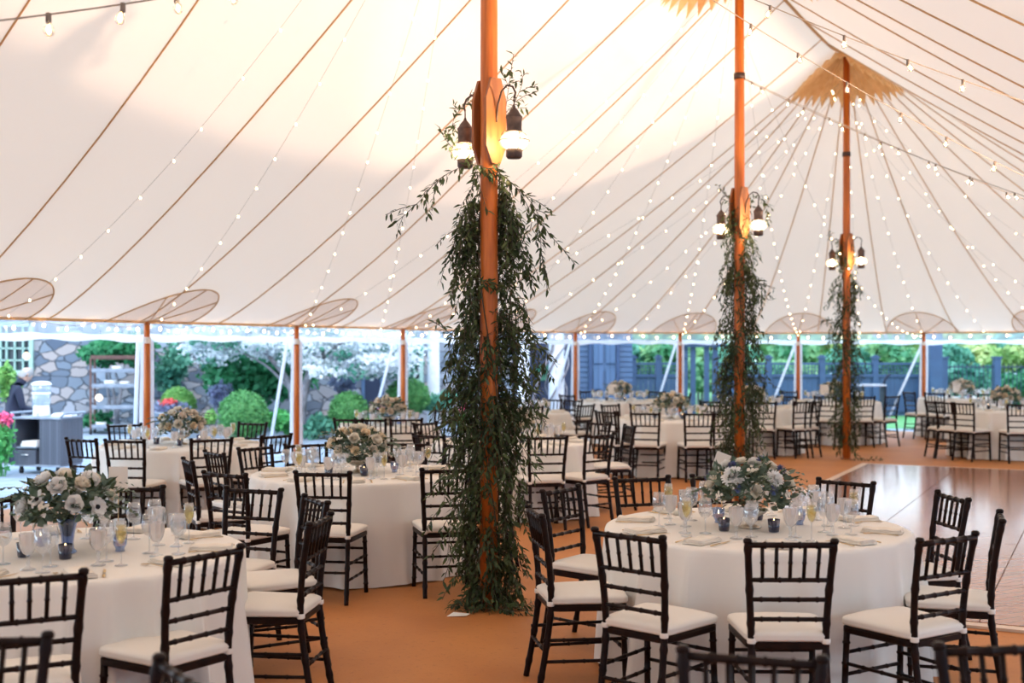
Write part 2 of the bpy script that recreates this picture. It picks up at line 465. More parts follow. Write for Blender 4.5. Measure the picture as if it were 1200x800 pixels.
for px, s in zip(POLES_PX, POLES_S):
    e = along(s); t, inn = inward(s)
    mb = MB(); ring = []; vs = [cpt(e.x + inn.x * .02, e.y + inn.y * .02, -.015)]; m = 24
    for j in (1, 2, 3):
        for k in range(m + 1):
            a = PI * k / m; r = j / 3
            q = e + t * (.72 * math.cos(a) * r) + inn * (.02 + .95 * math.sin(a) * r)
            vs.append(cpt(q.x, q.y, -.015))
            if j == 3: ring.append(cpt(q.x, q.y, -.022))
    fs = [(0, 1 + k, 2 + k) for k in range(m)]
    for j in (0, 1):
        for k in range(m):
            a = 1 + j * (m + 1) + k; fs.append((a, a + m + 1, a + m + 2, a + 1))
    mb.add(vs, fs)
    o = mb.build('pole_patch', 'seam_side', canopy); o['label'] = 'rounded reinforcing patch above a side pole'
    mb = MB(); mb.tube(ring, .009, 5)
    for a in (PI * .25, PI * .5, PI * .72):
        pts = []
        for j in range(8):
            q = e + t * (.72 * math.cos(a) * j / 7) + inn * (.02 + .95 * math.sin(a) * j / 7)
            pts.append(cpt(q.x, q.y, -.022))
        mb.tube(pts, .007, 5)
    mb.build('patch_seam', 'seam', o)

    # side pole
    root = empty('side_pole', (e.x, e.y, 0))
    i = POLES_PX.index(px)
    tag(root, 'slim orange wooden side pole under the eave, %s' % ordinal(i, len(POLES_PX)), 'tent pole', 'side poles along the eave')
    MB().tube([(0, 0, 0.01), (0, 0, 1.2), (0, 0, 2.10)], [.042, .042, .038], 12).build('shaft', 'polewood', root)
    MB().lathe([(.05, 1.83), (.052, 1.84), (.052, 1.90), (.05, 1.91)], 12).build('collar', 'strap', root)
    MB().lathe([(.06, 0.005), (.06, .03), (.045, .05)], 12, cap=True).build('foot', 'steel', root)
    # gathered sheer curtain behind the pole
    mb = MB(); vs = []; nn = 26; out = -inn; away = Vector((e.x, e.y, 0)).normalized(); sdw = Vector((away.y, -away.x, 0))
    zs = [0.03, .25, .6, 1.0, 1.4, 1.7, 1.88]
    for z in zs:
        for k in range(nn):
            a = 2 * PI * k / nn
            w = (.062 + .014 * math.sin(a * 7 + z * 1.3)) * (1.2 - .12 * z)
            vs.append(Vector((e.x, e.y, z)) + away * (.055 + w * .9 * math.cos(a)) + sdw * (w * 1.15 * math.sin(a)))
    mb.add(vs, [(r * nn + k, r * nn + (k + 1) % nn, (r + 1) * nn + (k + 1) % nn, (r + 1) * nn + k) for r in range(len(zs) - 1) for k in range(nn)])
    o = mb.build('gathered_curtain', 'curtain')
    tag(o, 'white curtain gathered behind side pole, %s' % ordinal(i, len(POLES_PX)), 'curtain', 'gathered curtains at the side poles')
    # guy strap
    top = e + Vector((0, 0, -.12)) + out * .14
    foot = Vector((e.x - (.86 if px < 560 else .55), e.y + (2.2 if px < 560 else .9), .02))
    mb = MB(); mb.tube([top, foot], .026, 8)
    g = empty('guy_strap', foot)
    tag(g, 'pale guy strap outside the eave at side pole, %s' % ordinal(i, len(POLES_PX)), 'rope', 'guy straps outside the eave')
    o = MB().tube([top - foot, (0, 0, .02)], .026, 8).build('strap', 'hem', g)
    MB().tube([(0, 0, -.02), (0, 0, .12)], .016, 8).build('stake', 'steel', g)

# valances: clear band with a white hem, one per bay, and the bulb string under each eave
bulb_small = None
def make_bulb_meshes():
    mb = MB(); mb.lathe([(.0005, -.062), (.010, -.058), (.0165, -.048), (.0175, -.038), (.013, -.026), (.009, -.018)], 10)
    g = mb.build('bulb', 'bulb'); me = g.data; bpy.data.objects.remove(g)
    mb = MB(); mb.lathe([(.0005, 0.006), (.009, .004), (.0095, -.02), (.007, -.024)], 8)
    s = mb.build('socket', 'socket'); ms = s.data; bpy.data.objects.remove(s)
    mb = MB(); mb.lathe([(.0005, -.105), (.012, -.102), (.022, -.092), (.026, -.078), (.023, -.062), (.015, -.046), (.012, -.036)], 14)
    b = mb.build('glass_bulb', 'bigbulb'); mg = b.data; bpy.data.objects.remove(b)
    mb = MB(); mb.lathe([(.0005, .010), (.013, .006), (.0145, -.034), (.012, -.04)], 10)
    b = mb.build('big_socket', 'socket'); mgs = b.data; bpy.data.objects.remove(b)
    mb = MB(); mb.lathe([(.0005, -.088), (.007, -.082), (.008, -.07), (.005, -.055), (.0005, -.05)], 8)
    b = mb.build('filament', 'filament'); mf = b.data; bpy.data.objects.remove(b)
    return me, ms, mg, mgs, mf
BM, BS, BG, BGS, BF = make_bulb_meshes()
def inst(name, me, parent, loc, sc=1):
    o = bpy.data.objects.new(name, me); COL.objects.link(o); o.parent = parent; o.location = loc
    o.scale = (sc, sc, sc); return o

def light_string(pts_fn, length, spacing, label, group, big=False, sc=1, jitter=.1, wr=.003, wm='wire'):
    m = max(12, int(length / .15)); root = empty('string_light', pts_fn(0))
    r0 = Vector(root.location)
    tag(root, label, 'string lights', group)
    MB().tube([Vector(pts_fn(i / m)) - r0 for i in range(m + 1)], wr, 5).build('wire', wm, root)
    nb = max(2, int(length / spacing))
    for i in range(nb):
        t = (i + .5 + RN.uniform(-jitter, jitter)) / nb
        p = Vector(pts_fn(t)) - r0
        if big:
            b = inst('bulb', BG, root, p, sc); inst('filament', BF, b, (0, 0, 0))
            inst('socket', BGS, root, p, sc)
            tl = (RN.uniform(-.3, .3), RN.uniform(-.3, .3), 0); b.rotation_euler = tl
        else:
            inst('bulb', BM, root, p, sc)
    return root

for i in range(len(POLES_S) - 1):
    s0, s1 = POLES_S[i], POLES_S[i + 1]
    m = 28; top = []; mid = []; bot = []
    for k in range(m + 1):
        s = s0 + (s1 - s0) * k / m; e = along(s); t, inn = inward(s)
        w = .012 * math.sin(k * 1.9) + .008 * math.sin(k * .8 + i)
        q = k / m
        dip = .035 * math.sin(PI * q) * -1
        top.append(e + inn * -.01); mid.append(e - inn * (.02 + w) + Vector((0, 0, -.165 + .01 * math.sin(k * .9 + i))))
        bot.append(e - inn * (.03 + w * 1.5) + Vector((0, 0, -.245 + .014 * math.sin(k * .7 + i * 2) - .02 * abs(2 * q - 1) ** 2)))
    root = empty('valance', top[0])
    lab = 'white hemmed clear valance between side poles, bay %s' % ordinal(i, len(POLES_S) - 1)
    tag(root, lab, 'valance', 'clear valances under the eave')
    r0 = top[0]
    mb = MB(); mb.add([p - r0 for p in top + mid], [(k, k + 1, m + 2 + k, m + 1 + k) for k in range(m)])
    mb.build('clear_band', 'vinyl', root)
    mb = MB(); mb.add([p - r0 for p in mid + bot], [(k, k + 1, m + 2 + k, m + 1 + k) for k in range(m)])
    mb.build('hem', 'hem', root)
    def fn(t, s0=s0, s1=s1):
        s = s0 + (s1 - s0) * t; e = along(s); tt, inn = inward(s)
        return e + inn * .06 + Vector((0, 0, -.03 - .05 * math.sin(PI * ((t * 3) % 1))))
    light_string(fn, s1 - s0, .34, 'string of warm bulbs along the eave, bay %s' % ordinal(i, len(POLES_S) - 1), 'bulb strings along the eave', sc=1.0)

# ------------------------------------------------------------------ main poles
POLE_XY = [xy(0, 0), xy(SP, 0), xy(2 * SP, 0), xy(-SP, 0)]
PNAME = ['nearest', 'middle', 'farthest', 'unseen fourth']
AX = Vector((.62, -.78, 0)).normalized()     # direction in which the lanterns stick out
for i, (x, y) in enumerate(POLE_XY):
    root = empty('tent_pole', (x, y, 0))
    tag(root, 'tall orange-stained wooden tent pole wrapped in vine, the %s one' % PNAME[i], 'tent pole', 'centre poles')
    MB().tube([(0, 0, 0), (0, 0, 2), (0, 0, 4), (0, 0, 6.52)], [.062, .062, .058, .05], 14).build('shaft', 'polewood', root)
    MB().lathe([(.075, 0), (.075, .012), (.064, .02)], 16, cap=True).build('base_plate', 'boardwood', root)
    MB().lathe([(.055, 6.40), (.07, 6.42), (.07, 6.52), (.03, 6.56)], 14, cap=True).build('top_cap', 'iron', root)
    if i < 3:
        MB().lathe([(.064, 4.83), (.066, 4.83), (.066, 4.90), (.064, 4.90)], 14).build('metal_band', 'iron', root)
    for sgn in (1, -1):
        # tapered back board with a foot wedge on each side
        d = AX * sgn; sd = Vector((-d.y, d.x, 0))
        vs = []
        for (w, z) in ((.035, 3.02), (.085, 3.14), (.085, 3.46), (.04, 3.60)):
            for a in (-1, 1):
                for th in (.058, .083):
                    vs.append(d * th + sd * (a * w) + Vector((0, 0, z)))
        fs = []
        for r in range(3):
            o = r * 4
            fs += [(o, o + 4, o + 6, o + 2), (o + 1, o + 3, o + 7, o + 5), (o, o + 1, o + 5, o + 4), (o + 2, o + 6, o + 7, o + 3)]
        fs += [(0, 2, 3, 1), (12, 13, 15, 14)]
        MB().add(vs, fs).build('back_board', 'boardwood', root, smooth=False)
        # iron arm: rises from the board and curls over to the lantern hook
        pts = [d * .085 + Vector((0, 0, 3.30)), d * .10 + Vector((0, 0, 3.42)), d * .14 + Vector((0, 0, 3.50)), d * .20 + Vector((0, 0, 3.53)),
               d * .26 + Vector((0, 0, 3.51)), d * .29 + Vector((0, 0, 3.465)), d * .275 + Vector((0, 0, 3.43))]
        a = MB().tube(pts, .007, 8).build('lantern_arm', 'iron', root)
        a['label'] = 'curled black iron arm'
        # the lantern hangs from the arm
        hang = Vector((x, y, 0)) + d * .275 + Vector((0, 0, 3.43))
        L = empty('lantern', hang - Vector((0, 0, .40)))
        pl = pix(hang)[0]; side = 'right' if pl > pix((x, y, 3))[0] else 'left'
        tag(L, 'lit onion-glass lantern hanging on the %s side of the %s tent pole' % (side, PNAME[i]), 'lantern', 'lanterns on the tent poles')
        MB().tube([(.0, .014 * math.cos(q), .372 + .028 * math.sin(q)) for q in [k * 2 * PI / 12 for k in range(13)]], .004, 6).build('hook', 'iron', L)
        MB().lathe([(.006, .355), (.012, .335), (.03, .315), (.048, .285), (.056, .278), (.056, .268), (.052, .262), (.05, .19), (.054, .185), (.054, .178), (.046, .172)], 20).build('cap', 'lampcap', L)
        MB().lathe([(.046, .174), (.066, .165), (.088, .145), (.098, .118), (.092, .09), (.072, .07), (.05, .06)], 24).build('globe', 'globe', L)
        mb = MB(); mb.tube([(.101 * math.cos(q), .101 * math.sin(q), .118) for q in [k * 2 * PI / 24 for k in range(25)]], .003, 5)
        for k in range(4):
            q = k * PI / 2 + .4
            mb.tube([(math.cos(q) * r, math.sin(q) * r, z) for r, z in ((.054, .18), (.085, .165), (.103, .118), (.085, .075), (.052, .05))], .0028, 5)
        mb.build('cage', 'iron', L)
        MB().lathe([(.05, .062), (.054, .058), (.054, .012), (.05, .008), (.045, 0), (.001, 0)], 20, cap=False).build('base', 'lampcap', L)
        MB().lathe([(.0005, .175), (.018, .168), (.026, .145), (.026, .11), (.016, .085), (.012, .06)], 14).build('bulb', 'lampbulb', L)
        ld = bpy.data.lights.new('lantern_glow', 'POINT'); ld.energy = LAN; ld.color = (1, .72, .42); ld.shadow_soft_size = .08
        lo = bpy.data.objects.new('lantern_glow', ld); COL.objects.link(lo); lo.parent = L; lo.location = (0, 0, .12)

# unseen uplights, added by guess beyond the frame to warm the left canopy slope
def uplight(p, d, e, half, blend, lab):
    u = empty('added_uplight', p); tag(u, lab, 'spotlight', 'added uplights')
    q = Vector(d).normalized().to_track_quat('Z', 'Y'); u.rotation_mode = 'QUATERNION'; u.rotation_quaternion = q
    MB().lathe([(.001, -.16), (.05, -.15), (.07, -.12), (.07, .0), (.064, .0), (.06, -.02)], 18).build('housing', 'iron', u)
    MB().lathe([(.0005, -.018), (.060, -.018)], 18).build('lens', 'lampbulb', u)
    ld = bpy.data.lights.new('added_uplight_beam', 'SPOT'); ld.energy = e; ld.color = (1, .68, .46)
    ld.spot_size = 2 * math.radians(half); ld.spot_blend = blend; ld.shadow_soft_size = .12
    lo = bpy.data.objects.new('added_uplight_beam', ld); COL.objects.link(lo); lo.parent = u
    lo.location = (0, 0, .02); lo.rotation_euler = (PI, 0, 0)
uplight((5.92, 6.2, 2.3), (-.30, .227, .927), UPE, 60.6, .05, 'added unseen uplight can on the right-hand side pole washing the canopy')
uplight((9.07, 12.47, 2.3), (-.727, .186, .661), UPE * .55, 34.7, .06, 'second added unseen uplight can beyond the right edge of the dance floor')
for x_, y_, lb_ in ((6.02, 6.13, 'nearer'), (9.17, 12.42, 'farther')):  # unseen poles added only to carry the guessed uplights
  rt = empty('side_pole', (x_, y_, 0)); tag(rt, 'added unseen orange side pole carrying the %s uplight beyond the right edge' % lb_, 'tent pole')
  MB().tube([(0, 0, 0), (0, 0, 1.2), (0, 0, 2.1)], [.042, .042, .038], 12).build('shaft', 'polewood', rt)
  MB().lathe([(.06, 0.0), (.06, .03), (.045, .05)], 12, cap=True).build('foot', 'steel', rt)
# ------------------------------------------------------------------ garlands on the main poles
def vine(mbL, mbS, pts, L=.062, Wd=.019, step=.028, spread=.9, start=0.0):
    """a twig along pts with alternating pointed leaves"""
    pts = [Vector(p) for p in pts]
    mbS.tube(pts, .0022, 4, cap=False)
    seg = [(pts[i + 1] - pts[i]).length for i in range(len(pts) - 1)]; T = sum(seg)
    d = step * .5 + start * T; sgn = 1
    while d < T:
        a = d; i = 0
        while i < len(seg) - 1 and a > seg[i]: a -= seg[i]; i += 1
        p = pts[i].lerp(pts[i + 1], min(1, a / max(seg[i], 1e-6)))
        t = (pts[i + 1] - pts[i]).normalized()
        rv = Vector((RN.gauss(0, 1), RN.gauss(0, 1), RN.gauss(0, .6)))
        sd = t.cross(rv).normalized()
        dr = (t * RN.uniform(.35, 1.0) + sd * sgn * spread + Vector((0, 0, -.25))).normalized()
        q = RN.uniform(.65, 1.15)
        mbL.leaf(p, dr, Vector((RN.gauss(0, .5), RN.gauss(0, .5), 1)), L * q, Wd * q)
        sgn = -sgn; d += step * RN.uniform(.7, 1.3)

def smooth_pts(ctrl, n=6):
    out = []; c = [Vector(p) for p in ctrl]
    for i in range(len(c) - 1):
        p0, p1, p2, p3 = c[max(i - 1, 0)], c[i], c[i + 1], c[min(i + 2, len(c) - 1)]
        for k in range(n):
            t = k / n
            out.append(.5 * ((2 * p1) + (p2 - p0) * t + (2 * p0 - 5 * p1 + 4 * p2 - p3) * t * t + (3 * p1 - p0 - 3 * p2 + p3) * t ** 3))
    out.append(c[-1]); return out

def garland(idx, env, n_twigs, arms, label, dens=1, Lf=.062):
    """env: list of (z, reach left, reach right, chance in front, half that shows wood: -1 left, 0 none, 1 right)"""
    x, y = POLE_XY[idx]; k = F / y
    mbL, mbS = MB(), MB()
    env = sorted(env)
    def at_z(z):
        for a, b in zip(env, env[1:]):
            if a[0] <= z <= b[0]:
                q = (z - a[0]) / (b[0] - a[0]); return [u + (v - u) * q for u, v in zip(a, b)][1:4] + [a[4] if q < .5 else b[4]]
        return list(env[-1][1:])
    z0, z1 = env[0][0], env[-1][0]
    made = 0
    while made < n_twigs:
        z = RN.uniform(z0 + .05, z1); rl, rr, fr, half = at_z(z)
        a = RN.uniform(0, 2 * PI)          # 0 = right, -pi/2 = towards the camera
        cx, sy = math.cos(a), math.sin(a)
        front = sy < -.15 and abs(cx) < .8
        if front and RN.random() > fr: continue
        if front and half and cx * half > -.1 and RN.random() < .8: continue
        reach = (rr if cx > 0 else rl)
        if RN.random() > min(1, .3 + reach / .3): continue
        if front: reach = .12
        out = reach * RN.uniform(.35, 1.0)
        drop = RN.uniform(.12, .34)
        b = Vector((x, y, z)) + Vector((cx, sy, 0)) * .064
        o = Vector((cx * abs(cx) ** .3, sy * .6, 0))
        tw = Vector((RN.gauss(0, .03), RN.gauss(0, .03), 0))
        pts = smooth_pts([b, b + o * out * .45 + Vector((0, 0, .02)), b + o * out * .9 + tw + Vector((0, 0, -drop * .4)), b + o * out + tw * 2 + Vector((0, 0, -drop))], 3)
        if min(p.z for p in pts) < .02:
            for p in pts: p.z = max(p.z, .02 + RN.uniform(0, .03))
        vine(mbL, mbS, pts, Lf, Lf * .31, .026 / dens)
        made += 1
    # two rope-like vines wound round the pole
    for ph in (0, 2.1):
        pts = []
        H = z1 - z0
        for j in range(140):
            q = j / 139; z = z1 - q * H
            a = ph + q * H * 2.3
            pts.append(Vector((x + .072 * math.cos(a), y + .072 * math.sin(a), max(z, .02))))
        mbS.tube(pts, .005, 5)
        keep = []
        for p in pts:
            pass
    for ctrl, st in arms:
        pts = smooth_pts(ctrl, 5)
        vine(mbL, mbS, pts, Lf * 1.0, Lf * .32, .021)
        for j in range(2, len(pts) - 2, 2):
            d = (pts[j + 1] - pts[j - 1]).normalized()
            s = Vector((RN.gauss(0, 1), RN.gauss(0, .7), RN.gauss(-.6, .6))).normalized()
            l = RN.uniform(.05, .15) * st
            vine(mbL, mbS, [pts[j], pts[j] + d * l * .5 + s * l * .5, pts[j] + d * l * .9 + s * l + Vector((0, 0, -.02))], Lf * .95, Lf * .3, .022)
    # vine rings: tight leafy bands
    root = empty('vine_garland', (x, y, 0)); tag(root, label, 'garland', 'vine garlands on the tent poles')
    for mb in (mbL, mbS): mb.v = [(p[0] - x, p[1] - y, p[2]) for p in mb.v]
    mbS.build('stem', 'vinestem', root)
    o = mbL.build('foliage', 'vineleaf', root, smooth=False)
    return root

def pz(py, Y): return HC + (HY - py) / F * Y
x1, y1 = POLE_XY[0]
def E1(py, l, r, f, half=0): return (pz(py, y1), l / 171.8, r / 171.8, f, half)
def A1(pts): return [(x1 + (px - 573) / 171.8, y1 + dy, pz(py, y1)) for px, py, dy in pts]
env1 = [E1(712, 30, 34, 1), E1(690, 34, 30, .9), E1(650, 34, 28, .8), E1(620, 36, 30, .5, 0), E1(575, 44, 32, .4, 1), E1(530, 52, 24, .8, 1), E1(500, 46, 46, 1), E1(480, 42, 56, 1),
        E1(455, 44, 52, .8, 1), E1(425, 56, 46, .7, 1), E1(400, 54, 46, 1), E1(385, 48, 50, .15), E1(365, 30, 50, 0), E1(330, 36, 50, 0), E1(290, 40, 44, 0), E1(250, 34, 36, 0), E1(225, 20, 24, 0), E1(204, 8, 8, .1)]
arms1 = [
    (A1([(566, 196, -.07), (545, 198, -.14), (515, 216, -.2), (497, 238, -.22), (465, 268, -.25)]), 1),
    (A1([(580, 200, -.07), (600, 218, -.12), (622, 240, -.14), (634, 262, -.15), (645, 282, -.15)]), 1),
    (A1([(622, 240, -.14), (632, 275, -.16), (634, 300, -.16), (641, 328, -.16)]), .6),
    (A1([(566, 190, .05), (545, 160, .22), (528, 135, .3), (545, 108, .3), (562, 98, .2)]), .9),
    (A1([(560, 185, .05), (535, 172, .2), (520, 156, .26), (512, 140, .3)]), .8),
    (A1([(580, 180, .05), (590, 140, .08), (596, 100, .06), (602, 62, .02)]), 1.1),
    (A1([(584, 150, .05), (600, 122, .1), (612, 95, .08), (610, 80, .05)]), .8),
    (A1([(560, 402, -.08), (540, 398, -.16), (520, 384, -.2), (512, 378, -.2)]), .7),
    (A1([(560, 500, -.08), (545, 496, -.2), (532, 488, -.24), (520, 498, -.24)]), .8),
    (A1([(590, 400, .1), (620, 400, .3), (640, 412, .35), (638, 440, .35)]), 1.1),
    (A1([(590, 395, .1), (612, 408, .25), (632, 425, .3), (625, 448, .3)]), 1.1),
    (A1([(562, 196, -.09), (573, 200, -.1), (586, 198, -.09)]), .5), (A1([(562, 202, -.09), (573, 206, -.1), (586, 204, -.09)]), .5),
    (A1([(560, 330, -.09), (573, 333, -.1), (588, 335, -.09)]), .35), (A1([(562, 333, -.09), (573, 330, -.1), (586, 337, -.09)]), .35),
]
# tail of the vine lying on the floor
z = .03
arms1 += [([(x1 + .05, y1 - .12, z), (x1 + .12, y1 - .2, z), (x1 + .2, y1 - .24, z), (x1 + .3, y1 - .22, z)], .9),
          ([(x1 + .1, y1 - .05, .3), (x1 + .14, y1 - .08, .1), (x1 + .22, y1 - .06, z), (x1 + .3, y1 + .02, z)], .9),
          ([(x1 - .05, y1 - .1, z), (x1 - .14, y1 - .12, z), (x1 - .24, y1, z)], .9)]
garland(0, env1, 680, arms1, 'thick green vine garland winding down the nearest tent pole', 1.0, .066)

x2, y2 = POLE_XY[1]; k2 = F / y2
def E2(py, l, r, f, half=0): return (pz(py, y2), l * .85 / k2, r * .85 / k2, f, half)
env2 = [E2(555, 26, 26, 1), E2(535, 28, 26, .9), E2(505, 28, 22, .5, 1), E2(480, 26, 24, .7), E2(460, 26, 32, .15), E2(440, 28, 34, .4, -1), E2(420, 26, 34, .8), E2(400, 22, 24, .8), E2(375, 22, 24, .6), E2(345, 20, 22, .6, -1),
        E2(325, 18, 22, .7), E2(300, 18, 18, .4, 0), E2(275, 16, 16, .5, 1), E2(255, 14, 14, .9), E2(240, 14, 12, .3)]
def A2(pts): return [(x2 + (px - 866) / k2, y2 + dy, pz(py, y2)) for px, py, dy in pts]
arms2 = [(A2([(860, 240, 0), (850, 228, .05), (842, 216, .05)]), .8), (A2([(872, 245, 0), (884, 232, .05), (896, 236, .05), (902, 258, .05)]), .8),
         (A2([(872, 335, 0), (886, 332, -.05), (894, 336, -.05)]), .8), (A2([(875, 345, 0), (888, 350, -.05), (896, 345, -.05)]), .7),
         (A2([(858, 440, -.05), (842, 445, -.1), (832, 434, -.1)]), .8), (A2([(858, 460, -.05), (844, 462, -.1), (836, 452, -.1)]), .8)]
garland(1, env2, 520, arms2, 'leafy vine garland covering the middle tent pole behind the white bouquet', .85, .066)
x3, y3 = POLE_XY[2]; k3 = F / y3
def E3(py, l, r, f, half=0): return (pz(py, y3), l / k3, r / k3, f, half)
env3 = [E3(520, 8, 9, .2, 0), E3(505, 12, 11, .5, 0), E3(480, 14, 13, .6, 0), E3(450, 16, 16, .7, -1), E3(420, 17, 16, .7, 0), E3(395, 15, 13, .7, 0), E3(375, 14, 11, .4, -1), E3(360, 6, 10, .6), E3(340, 14, 9, .5), E3(325, 12, 9, .3), E3(312, 2, 3, 0), E3(300, 8, 7, .8), E3(286, 8, 6, .5)]
def A3(pts): return [(x3 + (px - 992) / k3, y3 + dy, pz(py, y3)) for px, py, dy in pts]
arms3 = [(A3([(986, 290, 0), (976, 280, .05), (972, 272, .05)]), .8), (A3([(988, 384, 0), (976, 377, 0), (968, 374, 0)]), .8),
         (A3([(994, 500, -.07), (996, 525, -.15)] ) + [(x3 + .12, y3 - .25, .03), (x3 + .3, y3 - .3, .03), (x3 + .5, y3 - .26, .03)], .9),
         (A3([(996, 330, 0), (1006, 336, 0), (1010, 346, 0)]), .6)]
garland(2, env3, 330, arms3, 'slim vine garland on the farthest tent pole, its tail on the floor', .8, .070)

# ------------------------------------------------------------------ string lights from the peaks to the eaves
def strand(a, b, sag):
    a, b = Vector(a), Vector(b)
    def fn(t):
        p = a.lerp(b, t); p.z -= sag * 4 * t * (1 - t)
        lim = height(*un(p.x, p.y)) - .07
        p.z = min(p.z, lim)
        return p
    return fn, (b - a).length
def eave_pt(s, dz=-.06, ins=.12):
    e = along(s); t, inn = inward(s); q = e + inn * ins; q.z += dz; return q
def polep(i, z, a=0): x, y = POLE_XY[i]; return Vector((x + .06 * math.cos(a), y + .06 * math.sin(a), z))
cnt = 0
def mid_s(i, f): return POLES_S[i] + (POLES_S[i + 1] - POLES_S[i]) * f
plan = [(0, 5.9, POLES_S[1], .35), (0, 5.9, POLES_S[2], .3), (0, 6.0, mid_s(0, .1), .45), (0, 6.0, mid_s(2, .7), .4), (0, 5.8, POLES_S[4], .5),
        (1, 6.1, POLES_S[2], .35), (1, 6.1, POLES_S[3], .3), (1, 6.1, POLES_S[4], .35), (1, 6.0, POLES_S[5], .4), (1, 6.0, POLES_S[6], .5), (1, 5.9, POLES_S[7], .7), (1, 5.4, POLES_S[8], .9),
        (2, 6.1, POLES_S[3], .3), (2, 6.1, POLES_S[4], .35), (2, 6.0, POLES_S[5], .3), (2, 6.1, mid_s(5, .5), .2), (2, 6.0, POLES_S[6], .3), (2, 6.0, POLES_S[7], .3), (2, 5.9, POLES_S[8], .25), (2, 6.0, POLES_S[9], .3),
        (2, 5.9, mid_s(7, .5), .45), (2, 6.0, mid_s(8, .5), .35), (2, 5.9, POLES_S[9] + 3, .4), (2, 5.6, POLES_S[9] + 1.4, .6)]
for j, (i, z, s, sag) in enumerate(plan):
    fn, L = strand(polep(i, z, j), eave_pt(s), sag)
    same = [q for q in plan if q[0] == i]
    o = ordinal(sorted(q[2] for q in same).index(s), len(same))
    light_string(fn, L, .56, 'string of small bulbs from %s pole top to eave, %s' % (PNAME[i], o), 'bulb strings under the canopy', sc=.56, wr=.0016)
# large-bulb strings crossing the tent
def bigstring(a, b, sag, lab, sp=.42, sc=.8):
    a, b = Vector(a), Vector(b)
    def fn(t):
        p = a.lerp(b, t); p.z -= sag * 4 * t * (1 - t); return p
    light_string(fn, (b - a).length, sp, lab, 'large-bulb strings crossing the tent', big=True, sc=sc, wr=.004)
bigstring(polep(0, 4.75), (-2.9, 2.7, 2.4), .2, 'string of large clear bulbs sagging across the top left corner', .37, .85)
bigstring(polep(0, 4.95, 5), (7.44, 7.68, 2.35), .34, 'upper string of large clear bulbs running right from the nearest pole', .44, .8)
bigstring(polep(0, 5.2, 1), (7.9, 11.2, 2.3), .45, 'lower string of large clear bulbs running right from the nearest pole', .46, .8)
bigstring(polep(1, 4.86, 1), (9.6, 12.2, 2.3), .35, 'string of large clear bulbs running right from the middle pole', .46, .8)
bigstring(polep(1, 4.9, 2), (11.0, 15.2, 2.3), .25, 'second string of large clear bulbs running right from the middle pole', .46, .8)

# ------------------------------------------------------------------ floor
mb = MB(); ring = [perim(PER * i / 160)[0] for i in range(160)]
cx, cy = xy(U3 / 2 - 3, 0)
out = [(cx + (a - cx) * 1.01, cy + (b - cy) * 1.01) for a, b in ring]
mb.add([(a, b, 0) for a, b in out] + [(a, b, -.04) for a, b in out], [tuple(range(160))[::-1]] + [(i, (i + 1) % 160, 160 + (i + 1) % 160, 160 + i) for i in range(160)])
mb.f[0] = tuple(range(160))[::-1]
fl = struct(mb.build('floor', 'floor', smooth=False)); fl['label'] = 'tan tent flooring'
# dance floor
A = Vector((5.39, 18.1)); u = Vector((UX, UY)); nn_ = Vector((NX, NY))
DL, DW = 10.44, 6.4
root = empty('dance_floor', (A.x, A.y, 0)); tag(root, 'glossy wooden parquet dance floor laid on the tan tent floor', 'dance floor')
M['parquet'] = brick_mat('parquet', (.56, .25, .14), (.46, .19, .10), (.22, .09, .05), .92, .092, .004, .16, math.atan2(NY, NX), (2, 26, 2), .5, .6)
def quad(mb, o, a, b, z0, z1):
    c = [o, o + a, o + a + b, o + b]
    mb.add([(p.x, p.y, z1) for p in c] + [(p.x, p.y, z0) for p in c], [(0, 1, 2, 3), (0, 4, 5, 1), (1, 5, 6, 2), (2, 6, 7, 3), (3, 7, 4, 0)])
Z2 = Vector((0, 0))
nu, nw = 8, 5
for a in range(nu):
    for b in range(nw):
        mb = MB(); g = .004
        o = -u * (DL * (a + 1) / nu) + nn_ * (DW * b / nw)
        quad(mb, o + u * g + nn_ * g, nn_ * (DW / nw - 2 * g), u * (DL / nu - 2 * g), .002, .024)
        mb.build('parquet_panel', 'parquet', root, smooth=False)
for o, a, b in ((Vector((0, 0)) - nn_ * .1 - u * DL - u * .1, nn_ * .1, u * (DL + .2)), (-nn_ * .0, nn_ * DW, u * .1), (-u * (DL + .1), nn_ * DW, u * .1), (nn_ * DW - u * (DL + .1), nn_ * .1, u * (DL + .2))):
    mb = MB(); quad(mb, o, a, b, .002, .020); e = mb.build('edge_trim', P('trim_strip', (.62, .46, .34), .4), root, smooth=False); e['label'] = 'pale edge strip'
    

